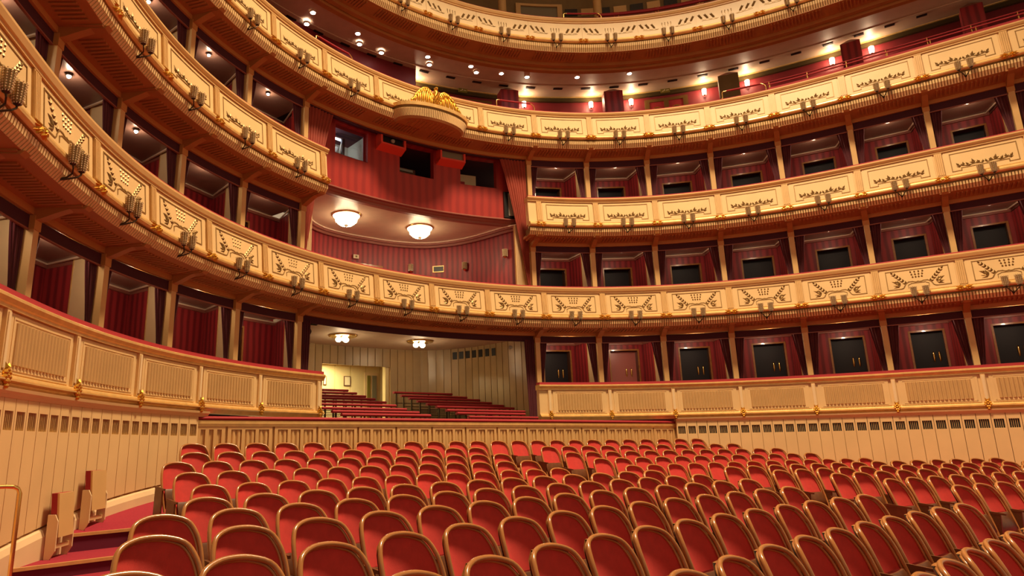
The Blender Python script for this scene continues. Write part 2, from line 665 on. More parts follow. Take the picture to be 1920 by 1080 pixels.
def ornament(t, F, zc):
    """returns (ornament mesh, line mesh) on a panel; zc = bottom of the pilasters"""
    lv, ln = MB(), MB()
    hw = .70
    zt, zb = zc + .62, zc + .10
    if t == 'T1':
        low = [(-hw, zb), (-.42, zb)] + [(-.42 + .13 * k / 5, zb + .03 + .10 * (k / 5) ** 2) for k in range(1, 6)] + [(-.2, zb + .17), (-.13, zb + .17), (-.05, zb + .145), (0, zb + .155)]
        low = [(-hw, zb), (-.40, zb)] + arcpts(-.40, zb + .09, .09, -90, -10, 5) + [(-.27, zb + .14), (-.21, zb + .18), (-.12, zb + .18), (-.05, zb + .155), (0, zb + .17)]
        line(ln, F, [(-hw, zt), (hw, zt)])
        line(ln, F, [(-hw, zb), (-hw, zt)])
        line(ln, F, [(hw, zb), (hw, zt)])
        line(ln, F, low)
        line(ln, F, [(-u, z) for u, z in low])
        line(ln, F, [(-.23, zb), (-.23, zb + .09), (-.15, zb + .13), (.15, zb + .13), (.23, zb + .09), (.23, zb)], .012)
        for c in range(4):
            for r in range(3):
                u = (-.135 + .09 * c) * (1 - .12 * r)
                leaf(lv, F, u, zb + .27 + .075 * (2 - r), math.radians(90), .068, .038, .022)
        for sg in (-1, 1):
            # wheat ear
            for k in range(5):
                bu, bz = sg * (.27 + .055 * k), zb + .13 + .065 * k
                for s2 in (-1, 1):
                    leaf(lv, F, bu, bz, math.radians(90 - sg * 40 + s2 * 32), .095, .042)
            leaf(lv, F, sg * .54, zb + .44, math.radians(90 - sg * 35), .10, .042)
            # broad oak leaves
            for a in (5, 35, 65, -20):
                leaf(lv, F, sg * .40, zb + .10, math.radians(a) if sg > 0 else math.radians(180 - a), .17, .06)
            leaf(lv, F, sg * .46, zb + .19, math.radians(20 if sg > 0 else 160), .14, .06)
    elif t in ('T2', 'T3'):
        zs = zb + .07
        line(ln, F, [(-hw, zt), (hw, zt), (hw, zb), (.5, zb), (.5, zs), (-.5, zs), (-.5, zb), (-hw, zb), (-hw, zt)])
        for sg in (-1, 1):
            for k, (u, z, a, L) in enumerate(((.10, .13, 60, .10), (.16, .11, 120, .10), (.2, .15, 20, .12), (.22, .16, 75, .13), (.26, .14, 140, .10),
                                              (.28, .12, -10, .12), (.34, .12, 60, .10), (.42, .12, 35, .11), (.44, .13, 85, .11), (.50, .11, 10, .10),
                                              (.54, .14, 60, .11), (.18, .14, 160, .09), (.04, .11, 100, .09))):
                leaf(lv, F, sg * u, zb + z, math.radians(a if sg > 0 else 180 - a), L, .05)
            line(lv, F, [(sg * .04, zb + .11), (sg * .2, zb + .14), (sg * .38, zb + .11), (sg * .56, zb + .16)], .012, .014)
    else:
        for sg in (-1, 1):
            for k in range(3):
                u = sg * (.40 + .19 * k)
                zz = zb + .16 + .02 * k
                for q in range(5):
                    du, dz = sg * (-.005 + .012 * q), .035 * q
                    for s2 in (-1, 1):
                        leaf(lv, F, u + du * 1.6, zz + dz, math.radians(90 - sg * 28 + s2 * 30), .075, .036, .016)
                line(lv, F, [(u, zz), (u - sg * .05, zz - .05), (u - sg * .14, zz - .05)], .008, .008)
            line(lv, F, [(sg * .78, zb + .12), (sg * .6, zb + .10), (sg * .3, zb + .09)], .008, .008)
        for c in range(4):
            u = -.135 + .09 * c
            line(lv, F, [(u, zb + .18), (u * 1.05, zb + .30)], .01, .012)
            leaf(lv, F, u * 1.05, zb + .30, math.radians(90), .06, .03, .016)
            leaf(lv, F, u * 1.02, zb + .25, math.radians(70 if u > 0 else 110), .05, .03, .016)
    return lv, ln


# rosette shared mesh (local: x along the front, y outwards from the hall, z up)
def rosette_mesh(grapes=False):
    mb = MB()

    def F(u, z, d):
        return (u, -.075 - d * 1.4, z)
    if grapes:
        for dx, dz in ((0, .08), (-.04, .05), (.04, .05), (0, .02), (-.05, 0), (.05, 0), (-.02, -.05), (.025, -.05), (0, -.1)):
            mb.ellipsoid((dx, -.09, dz), (.036, .036, .036), 6, 4)
        leaf(mb, F, 0, .08, math.radians(60), .1, .05, .03)
        leaf(mb, F, 0, .08, math.radians(120), .1, .05, .03)
    else:
        for sg in (-1, 1):
            for a, L in ((0, .22), (24, .17), (-24, .17), (50, .12), (-50, .12)):
                leaf(mb, F, sg * .03, 0, math.radians(a if sg > 0 else 180 - a), L, .075, .045)
            mb.ellipsoid((sg * .11, -.10, -.02), (.035, .03, .035), 6, 4)
        mb.ellipsoid((0, -.10, 0), (.04, .035, .045), 6, 4)
    me = bpy.data.meshes.new('rosette')
    me.from_pydata([tuple(v) for v in mb.v], [], mb.f)
    me.materials.append(M['gold'])
    return me


ROS, GRP = rosette_mesh(), rosette_mesh(True)


def bracket_mesh():
    mb = MB()
    prof = [(-.78, -.0), (-.72, -.05), (-.5, -.05), (-.3, -.12), (-.1, -.2), (.06, -.24), (.06, 0)]
    rows = [[(x, y, z) for y, z in prof] for x in (-.075, .075)]
    mb.grid(rows, closeu=True)
    mb.poly(rows[0][::-1])
    mb.poly(rows[1])
    mb.box(-.12, .12, -.70, .06, -.03, 0.0)
    me = bpy.data.meshes.new('bracket')
    me.from_pydata([tuple(v) for v in mb.v], [], mb.f)
    me.materials.append(M['soffit'])
    return me


BRK = bracket_mesh()


def place(name, me, parent, s, off, z):
    o = part(name, me, parent)
    p = C(s, off, z + Z0)
    o.location = p - wloc(parent)
    o.rotation_euler = (0, 0, -Cth(s))
    return o


def balcony(t, i0, i1, label, e0=0.0, e1=0.0, brackets=lambda i: True):
    """balcony front from bay boundary i0 to i1 (e0,e1 extra length past the ends)"""
    d = T[t]
    o, e = d['o'], d['e']
    s0, s1 = i0 * W - e0, i1 * W + e1
    root = thing('balcony_front', C((s0 + s1) / 2, o, d.get('r0', d['tb'])), label, 'balcony')
    pb, pt, rt, tb = d['pb'], d['pt'], d['rt'], d['tb']
    m = MB()
    sweep(m, [(o + .035 - e * 1.1, pb - .08), (o + .22, pb - .08), (o + .22, rt - .03), (o + .035, rt - .03)], s0, s1)
    m.build('parapet', 'cream' if t != 'T4' else 'cream_pale', root)
    m = MB()
    sweep(m, [(o - .02, pt - .005), (o - .02, pt + .035), (o - .045, pt + .05), (o - .07, rt - .045), (o - .07, rt - .01), (o - .055, rt), (o + .26, rt), (o + .26, pt - .005)], s0 - .02, s1 + .02)
    m.build('rail', 'gilt' if t == 'P' else 'cream_warm', root)
    m = MB()
    vh = .075 if t == 'P' else .04
    sweep(m, [(o - .03, rt), (o - .02, rt + vh), (o + .24, rt + vh), (o + .25, rt)], s0, s1)
    m.build('padded_rail', 'red_velvet', root)
    # round moulding
    m = MB()
    zc, r = (pb - .02 + tb) / 2, (pb - .02 - tb) / 2 + .01
    ob = o - e - .02
    sweep(m, [(ob + .12, zc - r)] + [(ob - r * .9 * math.cos(a), zc + r * math.sin(a)) for a in [math.radians(-90 + 30 * k) for k in range(7)]] + [(ob + .12, zc + r)], s0 - .01, s1 + .01)
    m.build('moulding', 'gilt', root, smooth=False)
    if t == 'P':
        m = MB()
        sweep(m, [(o - .02, tb - .02), (o - .09, tb), (o - .09, tb + .02), (o + .2, tb + .02), (o + .2, tb - .1), (o + .02, tb - .1), (o + .0, tb - .06)], s0, s1)
        m.build('cornice', 'gilt', root)
    else:
        r1, r0 = d['r1'], d['r0']
        m = MB()
        sweep(m, [(o - .05, r1), (o + .02, r1), (o + .02, tb + .02), (o - .05, tb + .02)], s0, s1)
        m.build('shadow_fillet', 'bronze', root)  # dark bronze paints the shadow line below the round moulding
        m = MB()
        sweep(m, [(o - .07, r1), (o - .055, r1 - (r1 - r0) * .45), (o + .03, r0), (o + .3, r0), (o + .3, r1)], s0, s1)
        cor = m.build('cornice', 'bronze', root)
        m = MB()
        nr = int(round((s1 - s0) / (W / 28)))
        for k in range(nr):
            a = s0 + (s1 - s0) * (k + .17) / nr
            b = s0 + (s1 - s0) * (k + .83) / nr
            A = [(o - .07, r1), (o - .055, r1 - (r1 - r0) * .45), (o + .03, r0)]
            for (p, q) in zip(A[:-1], A[1:]):
                h = .02
                m.box8([C(a, q[0], q[1]), C(b, q[0], q[1]), C(b, p[0], p[1]), C(a, p[0], p[1]),
                        C(a, q[0] - h, q[1] - h * .3), C(b, q[0] - h, q[1] - h * .3), C(b, p[0] - h, p[1] - h * .3), C(a, p[0] - h, p[1] - h * .3)])
        stuff(m.build('cornice_ribs', 'cream', cor))
        # soffit with battens and edge beam
        wide = 1.0 if t != 'T4' else 1.25
        m = MB()
        b0 = s0 if e0 == 0 else i0 * W - .08
        b1 = s1 if e1 == 0 else i1 * W + .08
        sweep(m, [(o + .02, r0 - .006), (o + .02, r0 + .05), (wide, r0 + .05), (wide, r0 - .05)], b0, b1)
        for q0, q1 in ((s0, b0), (b1, s1)):
            if q1 - q0 > .01:
                sweep(m, [(o + .02, r0 - .006), (o + .02, r0 + .05), (.62, r0 + .05), (.62, r0 - .03)], q0, q1)
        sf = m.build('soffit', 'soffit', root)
        m = MB()
        sweep(m, [(.80, r0 - .15), (.97, r0 - .15), (.97, r0), (.80, r0)], b0, b1)
        if t == 'T4':
            sweep(m, [(1.0, r0 - .24), (1.18, r0 - .24), (1.18, r0), (1.0, r0)], s0, s1)
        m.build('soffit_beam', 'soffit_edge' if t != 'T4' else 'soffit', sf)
        m = MB()
        for i in range(math.floor(s0 / W), math.ceil(s1 / W)):
            for k in range(15):
                a = (i + .14 + .72 * k / 14) * W
                if a < s0 + .05 or a > s1 - .1:
                    continue
                m.box8([C(a, .26, r0 - .045), C(a + .042, .26, r0 - .045), C(a + .042, .66, r0 - .062), C(a, .66, r0 - .062),
                        C(a, .26, r0 - .004), C(a + .042, .26, r0 - .004), C(a + .042, .66, r0 - .004), C(a, .66, r0 - .004)])
        stuff(m.build('soffit_battens', 'soffit', sf))
        for i in range(math.ceil(s0 / W - .01), math.floor(s1 / W + .01) + 1):
            if brackets(i):
                place('bracket', BRK, root, i * W, .80, r0 - .01)
    # bays
    for i in range(i0, i1):
        sm = (i + .5) * W

        def F(u, z, dd, sm=sm):
            k = min(1.3, max(-.3, (pt - z) / (pt - pb)))
            return C(sm + u, o - e * k - dd + .012, z)
        if t == 'T4':
            m = MB()
            cbox(m, i * W + .006, (i + 1) * W - .006, o + .012, o + .05, pb, pt, .19, inc=e)
            pn = m.build('panel', 'cream_pale', root)
        else:
            m = MB()
            hw = W / 2 - .115
            zz0, zz1 = pb + .015, pt - .025
            st = stations(-hw, hw, .19)
            rows = [[F(u, zz0, -.03), F(u, zz0, 0), F(u, zz1, 0), F(u, zz1, -.03)] for u in st]
            m.grid(rows, closeu=True)
            m.poly(rows[0][::-1])
            m.poly(rows[-1])
            pn = m.build('panel', 'cream', root)
        if t == 'P':
            m = MB()
            hw = .70
            nf = 16
            for k in range(nf):
                u0 = -hw + 2 * hw * k / nf
                w = 2 * hw / nf
                rows = []
                for z in (pb + .11, pt - .125):
                    rows.append([F(u0 + w / 2 - w * .45 * math.cos(a), z, -.004 + w * .50 * math.sin(a)) for a in [math.pi * q / 6 for q in range(7)]])
                m.grid(rows)
                m.poly(rows[0][::-1])
                m.poly(rows[1])
            stuff(m.build('flutes', 'flute', pn))
            m = MB()
            line(m, F, [(-.76, pb + .06), (.76, pb + .06), (.76, pt - .08), (-.76, pt - .08), (-.76, pb + .06)], .022, .008)
            m.build('panel_frame', 'cream', pn)
        else:
            lv, ln = ornament(t, F, pb)
            stuff(lv.build('ornament', 'bronze', pn))
            if ln.v:
                ln.build('panel_frame', 'gilt_shadow_line', pn)
    for i in range(i0, i1 + 1):
        s = i * W

        def F(u, z, dd, s=s):
            k = min(1.3, max(-.3, (pt - z) / (pt - pb)))
            return C(s + u, o - e * k - dd + .012, z)
        if t != 'T4':
            m = MB()
            hw = .085 if t != 'P' else .05
            m.box8([F(-hw, pb, -.03), F(hw, pb, -.03), F(hw, pb, .025), F(-hw, pb, .025),
                    F(-hw, pt - .005, -.03), F(hw, pt - .005, -.03), F(hw, pt - .005, .025), F(-hw, pt - .005, .025)])
            pl = m.build('pilaster', 'tan' if t != 'P' else 'cream', root)
            m = MB()
            nf = 4 if t != 'P' else 1
            for k in range(nf):
                u = -hw + 2 * hw * (k + .5) / nf
                w = hw / nf * .6
                m.box8([F(u - w, pb + .05, .02), F(u + w, pb + .05, .02), F(u + w, pb + .05, .04), F(u - w, pb + .05, .04),
                        F(u - w, pt - .04, .02), F(u + w, pt - .04, .02), F(u + w, pt - .04, .04), F(u - w, pt - .04, .04)])
            m.build('pilaster_flutes', 'cream_warm' if t != 'P' else 'cream_pale', pl)
        place('rosette', GRP if t == 'P' else ROS, root, s, o - e + .02, (pb - .02 + tb) / 2)
    return root


notmid = lambda i: abs(i) >= 2
balcony('P', IL, -2, 'cream fluted box front along the left side wall at stalls level', e1=.14)
balcony('P', 2, IR, 'cream fluted box front right of the standing area at stalls level', e0=.32)
balcony('T1', IL, IR, 'lowest unbroken curved balcony front, with wheat-ear and drop ornaments', brackets=notmid)
balcony('T2', IL, -2, 'left curved balcony front with leaf garlands, ending beside the red control booth', e1=.16, brackets=lambda i: True)
balcony('T2', 2, IR, 'right curved balcony front with leaf garlands, starting beside the rust curtain', e0=.36)
balcony('T3', IL, IR, 'unbroken curved balcony front that carries the golden eagle', brackets=notmid)
balcony('T4', IL, IR, 'topmost curved balcony front with separate gilt wheat ears', brackets=lambda i: False)


# ------------------------------------------------------------------ crystal sconces
def sconce_meshes():
    cup, core, arm = MB(), MB(), MB()
    for sx in (-1, 1):
        cx_, cy_ = sx * .135, -.24
        core.lathe([(.035, -.125), (.052, -.11), (.062, 0), (.068, .12), (.058, .12), (.05, 0)], (cx_, cy_, 0), 10, cap=False)
        for c in range(11):
            a = 2 * math.pi * c / 11
            for r in range(9):
                z = -.12 + .25 * r / 8
                rad = .056 + .02 * (r / 8) if r else .045
                p = Vector((cx_ + rad * math.cos(a), cy_ + rad * math.sin(a), z))
                q = .0125
                n = len(cup.v)
                cup.v += [tuple(p + Vector(w) * q) for w in ((1, 0, 0), (0, 1, 0), (-1, 0, 0), (0, -1, 0), (0, 0, 1.1), (0, 0, -1.1))]
                for f in ((0, 1, 4), (1, 2, 4), (2, 3, 4), (3, 0, 4), (1, 0, 5), (2, 1, 5), (3, 2, 5), (0, 3, 5)):
                    cup.f.append(tuple(n + k for k in f))
                    cup.uv.append(None)
        arm.tube([(0, .0, -.30), (sx * .02, -.12, -.28), (sx * .07, -.22, -.235), (sx * .125, -.245, -.18), (cx_, cy_, -.12)], [.02, .014, .012, .012, .016], 6)
        arm.lathe([(.012, -.15), (.035, -.135), (.052, -.115), (.03, -.11)], (cx_, cy_, 0), 8)
    arm.lathe([(.0, -.03), (.03, -.02), (.035, 0), (.03, .02), (0, .03)], (0, 0, -.30), 8)
    out = []
    for n, mb, m in (('bead_basket', cup, 'bead'), ('glass_cup', core, 'cup_core'), ('arm', arm, 'iron')):
        me = bpy.data.meshes.new(n)
        me.from_pydata([tuple(v) for v in mb.v], [], mb.f)
        me.materials.append(M[m])
        out.append((n, me))
    return out


SC = sconce_meshes()


def sconces(t, rng, off=0.0):
    d = T[t]
    for i in rng:
        s = (i + .5) * W
        z = d['pb'] - .04
        root = thing('wall_sconce', C(s, d['o'] + .02, z), 'twin crystal sconce on the %s balcony, %s of the hall centre' % (TIERNAME[t], bayword(i)),
                     'wall lamp', 'sconces on the %s balcony' % TIERNAME[t], -Cth(s))
        for n, me in SC:
            o = part(n, me, root)
            if n == 'bead_basket':
                stuff(o)


sconces('T1', range(-9, 10))
sconces('T2', [i for i in range(-8, 10) if i < -2 or i >= 2])
sconces('T3', [i for i in range(-8, 10) if i not in (-1, 0)])
sconces('T4', range(-4, 9))

# ------------------------------------------------------------------ boxes (loges)
SKEW = 0.18
BOFF = 2.3
LEV = {'P': dict(f=.80, c=3.36, top=3.38, rail=1.74, vb=3.17, name='stalls-level'),
       'T1': dict(f=3.85, c=6.36, top=6.41, rail=4.80, vb=6.21, name='first-tier'),
       'T2': dict(f=6.90, c=9.38, top=9.49, rail=7.825, vb=9.26, name='second-tier')}


def bpt(i, off=BOFF):
    sg = 1 if i >= 0 else -1
    return C((i - SKEW * sg * (off - COLO) / (BOFF - COLO)) * W, off)


def curtain(name, a, b, z1, z0, wtop, wbot, material, label, group, n=7, amp=.035, anchor=0, belly=1.0, cat='curtain'):
    """pleated drape hanging between plan points a->b; anchored at a; width shrinks to wbot at the bottom"""
    d = Vector((b[0] - a[0], b[1] - a[1]))
    d.normalize()
    nn = Vector((-d.y, d.x))
    mb = MB()
    rows_f, rows_b = [], []
    N = n * 6
    for k in range(9):
        f = k / 8
        w = wtop + (wbot - wtop) * (f ** belly)
        z = z1 + (z0 - z1) * f
        rf, rb = [], []
        for j in range(N + 1):
            u = j / N
            off = amp * math.sin(u * n * 2 * math.pi) * (.6 + .4 * (1 - f)) + .01 * math.sin(u * 11 + f * 5)
            p = Vector((a[0], a[1])) + d * (w * u) + nn * off
            rf.append((p.x, p.y, z))
            p2 = p + nn * .014
            rb.append((p2.x, p2.y, z))
        rows_f.append(rf)
        rows_b.append(rb)
    mb.grid(rows_f)
    mb.grid([r[::-1] for r in rows_b])
    mb.grid([rows_f[0], rows_b[0]])
    mb.grid([rows_b[-1], rows_f[-1]])
    o = mb.build(name, material, smooth=True)
    return tag(o, label, cat, group)


def box_row(lv, bays):
    L = LEV[lv]
    idxs = sorted(set(bays) | set(i + 1 for i in bays))
    zf, zc, zt = L['f'], L['c'], L['top']
    for i in idxs:
        s = i * W
        # column
        side = 'right' if i > 0 else 'left'
        n = abs(i) - 1
        root = thing('box_column', C(s, COLO, L['rail'] - .1), 'slim cream column between %s boxes, %s %s of the central opening' % (L['name'], ORD[n], side), 'column', 'columns of the %s boxes' % L['name'])
        m = MB()
        cbox(m, s - .068, s + .068, COLO - .07, COLO + .07, L['rail'] - .1, zt - .20)
        m.build('shaft', 'cream_warm', root)
        m = MB()
        cbox(m, s - .085, s + .085, COLO - .085, COLO + .085, zt - .22, zt - .012)
        m.build('capital', 'soffit_edge', root)
        # partition
        a, b = C(s, COLO + .09), bpt(i)
        m = MB()
        m.slab(a, b, .07, zf, zc)
        pa = struct(m.build('wall_partition', 'red_wall'))
        q = a + (b - a) * .40
        m = MB()
        m.slab(a, q, .12, zf, zc)
        fp = m.build('end_panel', 'cream_pale', pa)
        m = MB()
        q2 = a + (b - a) * .42
        m.slab(q, q2, .13, zf, zc)
        m.build('gilt_edge', 'gilt', fp)
    for i in bays:
        sg = 1 if i >= 0 else -1
        a, b = bpt(i), bpt(i + 1)
        dv = b - a
        Lw = dv.length
        dv = dv / Lw
        nv = Vector((dv.y, -dv.x, 0)) * -1       # pointing away from the hall
        if nv.dot(C((i + .5) * W, 3) - a) < 0:
            nv = -nv
        d0, d1 = (.50, .90) if sg > 0 else (.10, .50)
        dtop = zf + 2.12 if lv != 'P' else zf + 2.27
        m = MB()
        A, B = a + dv * Lw * d0, a + dv * Lw * d1
        m.slab(a, A, .06, zf, zc)
        m.slab(B, b, .06, zf, zc)
        m.slab(A, B, .06, dtop, zc)
        bw = struct(m.build('wall_back', 'red_wall'))
        m = MB()
        m.slab(A - dv * .05, A, .1, zf, dtop + .05)
        m.slab(B, B + dv * .05, .1, zf, dtop + .05)
        m.slab(A, B, .1, dtop, dtop + .05)
        m.build('door_frame', 'wood', bw)
        m = MB()
        A2, B2 = A + nv * .28, B + nv * .28
        m.slab(A2, B2, .05, zf, dtop)
        pink = (lv == 'P' and i == 3)
        dr = m.build('door_leaf', 'door_pink' if pink else 'door_dark', bw)
        m = MB()
        m.slab(A, A2, .02, zf, dtop)
        m.slab(B, B2, .02, zf, dtop)
        m.build('door_reveal', 'wood_dark', bw)
        if lv == 'P' and sg > 0:
            m = MB()
            for f in (.62, .80):
                p = A2 + (B2 - A2) * f - nv * .035
                m.ellipsoid((p.x, p.y, 2.35), (.035, .035, .16), 8, 8)
            m.build('door_plates', 'brass', dr, smooth=True)
        # ceiling moulding line in the box
        m = MB()
        e = .10
        cn = [C((i + .06) * W, 1.1), bpt(i) + dv * e - nv * e, bpt(i + 1) - dv * e - nv * e, C((i + .94) * W, 1.1)]
        for p, q in zip(cn[:-1], cn[1:]):
            m.slab(p, q, .035, zc - .03, zc)
        m.build('ceiling_trim', 'trim_white', bw)
        m = MB()
        for p, q in ((a, b), (a, C(i * W, 1.0)), (b, C((i + 1) * W, 1.0))):
            m.slab(p - nv * .05, q - nv * .05, .09, zc - .09, zc)
        m.build('ceiling_cove', 'mauve', bw)
        # valance with fringe
        wrd = bayword(i)
        root = thing('valance', C((i + .5) * W, COLO, L['vb']), 'dark purple valance of the %s box, %s of centre' % (L['name'], wrd), 'valance', 'valances of the %s boxes' % L['name'])
        m = MB()
        cbox(m, i * W + .07, (i + 1) * W - .07, COLO - .0, COLO + .03, L['vb'], zt - .012, .3)
        m.build('cloth', 'valance', root)
        m = MB()
        cbox(m, i * W + .07, (i + 1) * W - .07, COLO - .005, COLO + .035, L['vb'] - .025, L['vb'], .3)
        m.build('fringe', 'mauve', root)
        # side drapes
        for k, (j, w0, w1) in enumerate(((i + .04, .30, .10), (i + .96, .30, .10))):
            p = C(j * W, COLO + .10)
            q = C((i + .5) * W, COLO + .10)
            curtain('box_curtain', p, q, L['vb'] + .12, L['rail'] + .05, w0, w1, 'curtain_dark',
                    'dark drape at %s side of the %s box, %s of centre' % (('left', 'right')[k], L['name'], wrd),
                    'drapes of the %s boxes' % L['name'], n=4, amp=.022)
    return


box_row('P', [i for i in range(-8, -2)] + [i for i in range(2, 10)])
box_row('T1', [i for i in range(-8, -2)] + [i for i in range(2, 10)])
box_row('T2', [i for i in range(-8, -2)] + [i for i in range(2, 10)])

# slabs between the tiers (box ceiling below, floor of the next tier above)
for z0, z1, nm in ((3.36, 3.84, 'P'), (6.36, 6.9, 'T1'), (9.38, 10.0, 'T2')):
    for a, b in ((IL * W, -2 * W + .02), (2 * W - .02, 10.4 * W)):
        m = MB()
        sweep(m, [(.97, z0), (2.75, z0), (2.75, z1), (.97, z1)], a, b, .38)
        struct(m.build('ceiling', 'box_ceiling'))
# outer shell behind the boxes
for a, b in ((IL * W, -2 * W), (2 * W, 10.4 * W)):
    m = MB()
    sweep(m, [(2.75, -.2), (2.85, -.2), (2.85, 10.0), (2.75, 10.0)], a, b, .6)
    struct(m.build('wall_outer', 'red_plain'))
# small spots in some left boxes; hidden lamps added to brighten the rest
LITBOX = [(lv, i) for lv in ('P', 'T1', 'T2') for i in list(range(-8, -2)) + list(range(2, 10))]
BULB = [('T1', -6), ('T1', -5), ('T2', -4), ('T2', -3), ('T1', -7), ('T2', -5)]
for lv, i in LITBOX:
    s = (i + .5) * W
    z = LEV[lv]['c']
    on = (lv, i) in BULB
    p = C(s, 1.2 if on else 1.0, z - .05)
    root = thing('box_spot_or_fill', p, 'tiny ceiling spot or added hidden lamp in the %s box, %s of centre' % (LEV[lv]['name'], bayword(i)), 'spotlight', 'spots in the %s boxes' % LEV[lv]['name'])
    m = MB()
    m.ellipsoid(p, (.04, .04, .04) if on else (.02, .02, .02), 8, 6)
    m.build('bulb', 'spot_on' if on else 'lamp_on', root, smooth=True)
    m = MB()
    m.lathe([(.06, 0), (.06, .05)], p, 10)
    m.build('socket', 'iron', root)
    light('POINT', 'spot_or_fill_light', (0, 0, -.09), 9 if on else (18 if lv == 'P' else 12), (1, .76, .5), .05, parent=root)


# ------------------------------------------------------------------ helpers for the centre of the hall
def smooth_poly(half, n=6):
    """mirror a half outline (x>=0, front to back) and smooth it; returned from the left front to the right front"""
    pts = [(-x, y) for x, y in half] + [(x, y) for x, y in half[::-1] if x > 1e-6]
    P = [Vector((x, y, 0)) for x, y in pts]
    out = []
    for i in range(len(P) - 1):
        a, b, c, d = P[max(i - 1, 0)], P[i], P[i + 1], P[min(i + 2, len(P) - 1)]
        for k in range(n):
            t = k / n
            out.append(.5 * ((2 * b) + (c - a) * t + (2 * a - 5 * b + 4 * c - d) * t * t + (3 * b - a - 3 * c + d) * t ** 3))
    out.append(P[-1])
    return out


def resample(poly, step):
    L = [0]
    for a, b in zip(poly[:-1], poly[1:]):
        L.append(L[-1] + (b - a).length)
    n = max(1, int(round(L[-1] / step)))
    xs = np.interp(np.linspace(0, L[-1], n + 1), L, [p.x for p in poly])
    ys = np.interp(np.linspace(0, L[-1], n + 1), L, [p.y for p in poly])
    return [Vector((x, y, 0)) for x, y in zip(xs, ys)], L[-1] / n


def pray(px, py):
    """direction (hall frame) through a pixel of the photograph"""
    u, v = px - 810.5, py - 540
    c, s = math.cos(-ROLL), math.sin(-ROLL)
    a, b = c * u - s * v, s * u + c * v
    r, up = a / FPX, -b / FPX
    c, s = math.cos(PITCH), math.sin(PITCH)
    fw, z = c - s * up, s + c * up
    c, s = math.cos(PHI), math.sin(PHI)
    return Vector((c * r + s * fw, -s * r + c * fw, z))


def on_poly(px, py, poly):
    """where the line of sight meets a vertical wall drawn as a plan polyline: point and wall direction"""
    d = pray(px, py)
    best = None
    for a, b in zip(poly[:-1], poly[1:]):
        e = b - a
        den = d.x * e.y - d.y * e.x
        if abs(den) < 1e-9:
            continue
        t = ((a.x - CX) * e.y - (a.y - CY) * e.x) / den
        q = ((a.x - CX) * d.y - (a.y - CY) * d.x) / den
        if t > 0 and -.001 <= q <= 1.001 and (best is None or t > best[0]):
            best = (t, Vector((CX + d.x * t, CY + d.y * t, d.z * t)), e.normalized())
    return best[1], best[2]


def on_y(px, py, y):
    d = pray(px, py)
    t = (y - CY) / d.y
    return Vector((CX + d.x * t, y, d.z * t))


BK0 = smooth_poly([(4.05, .25), (3.85, 1.2), (3.72, 2.2), (3.45, 3.3), (2.8, 4.25), (1.8, 4.7), (0, 4.85)])
BK1 = smooth_poly([(4.05, .25), (3.75, .9), (3.6, 1.5), (3.45, 2.1), (3.2, 2.8), (2.7, 3.55), (2.0, 4.1), (1.0, 4.38), (0, 4.42)])


def ceiling_disc(poly, off, z, th, name, material):
    F = [C(s, off) for s in stations(-2.3 * W, 2.3 * W, .2)]
    n = 40
    m = MB()
    rows = []
    for k in range(n + 1):
        x = -4.0 + 8.0 * k / n
        yf = float(np.interp(x, [p.x for p in F], [p.y for p in F]))
        inner = [p for p in poly]
        xl = [p.x for p in inner]
        # back outline is monotone in x except near the flanks
        yb = max([p.y for p in inner if abs(p.x - x) < .22] + [yf + .05]) + .08
        rows.append([(x, yf, z), (x, yb, z), (x, yb, z + th), (x, yf, z + th)])
    m.grid(rows, closeu=True)
    m.poly(rows[0][::-1])
    m.poly(rows[-1])
    return struct(m.build(name, material))


# ------------------------------------------------------------------ standing area at stalls level
ceiling_disc(BK0, .95, 3.36, .45, 'ceiling', 'pale_ceiling')
m = MB()
m.grid([[(-4.2, y, z), (4.2, y, z)] for y, z in ((-2.3, -.45), (-1.2, -.38), (4.2, .72), (5.0, .75), (9.0, .75))])
struct(m.build('floor', 'wood_dark'))
dl, dr_ = on_y(602, 700, 4.7).x, on_y(728, 700, 4.7).x
pts, stp = resample(BK0, .285)
wall_sp = None
mb = MB()
for a, b in zip(pts[:-1], pts[1:]):
    c = (a + b) / 2
    z0 = 2.72 if dl < c.x < dr_ and c.y > 3 else -1.0
    d = (b - a).normalized()
    nv = Vector((-d.y, d.x, 0)) * -.05
    if nv.dot(c - Vector((0, 1, 0))) < 0:
        nv = -nv
    mb.slab(a + nv, b + nv, .05, z0, 3.4)
wall_sp = struct(mb.build('wall_rear', 'tan'))
for a, b in zip(pts[:-1], pts[1:]):
    c = (a + b) / 2
    z0 = 2.72 if dl < c.x < dr_ and c.y > 3 else -1.0
    d = (b - a).normalized()
    m = MB()
    m.slab(a + d * .012, b - d * .012, .05, z0, 3.37)
    m.build('wall_panel', 'marble', wall_sp)
# vents
root = thing('vent_row', on_poly(889, 676, BK0)[0], 'row of seven black square vents high on the cream panelled wall', 'vent')
for k in range(7):
    px = 853.5 + 12.2 * k
    p, d = on_poly(px, 667.5 - 1.25 * k, BK0)
    nv = Vector((d.y, -d.x, 0))
    if nv.dot(Vector((0, 0, 0)) - p) < 0:
        nv = -nv
    p = p + nv * .035
    m = MB()
    m.slab(p - d * .085, p + d * .085, .02, p.z - .13, p.z + .13)
    m.build('vent', 'black', root)
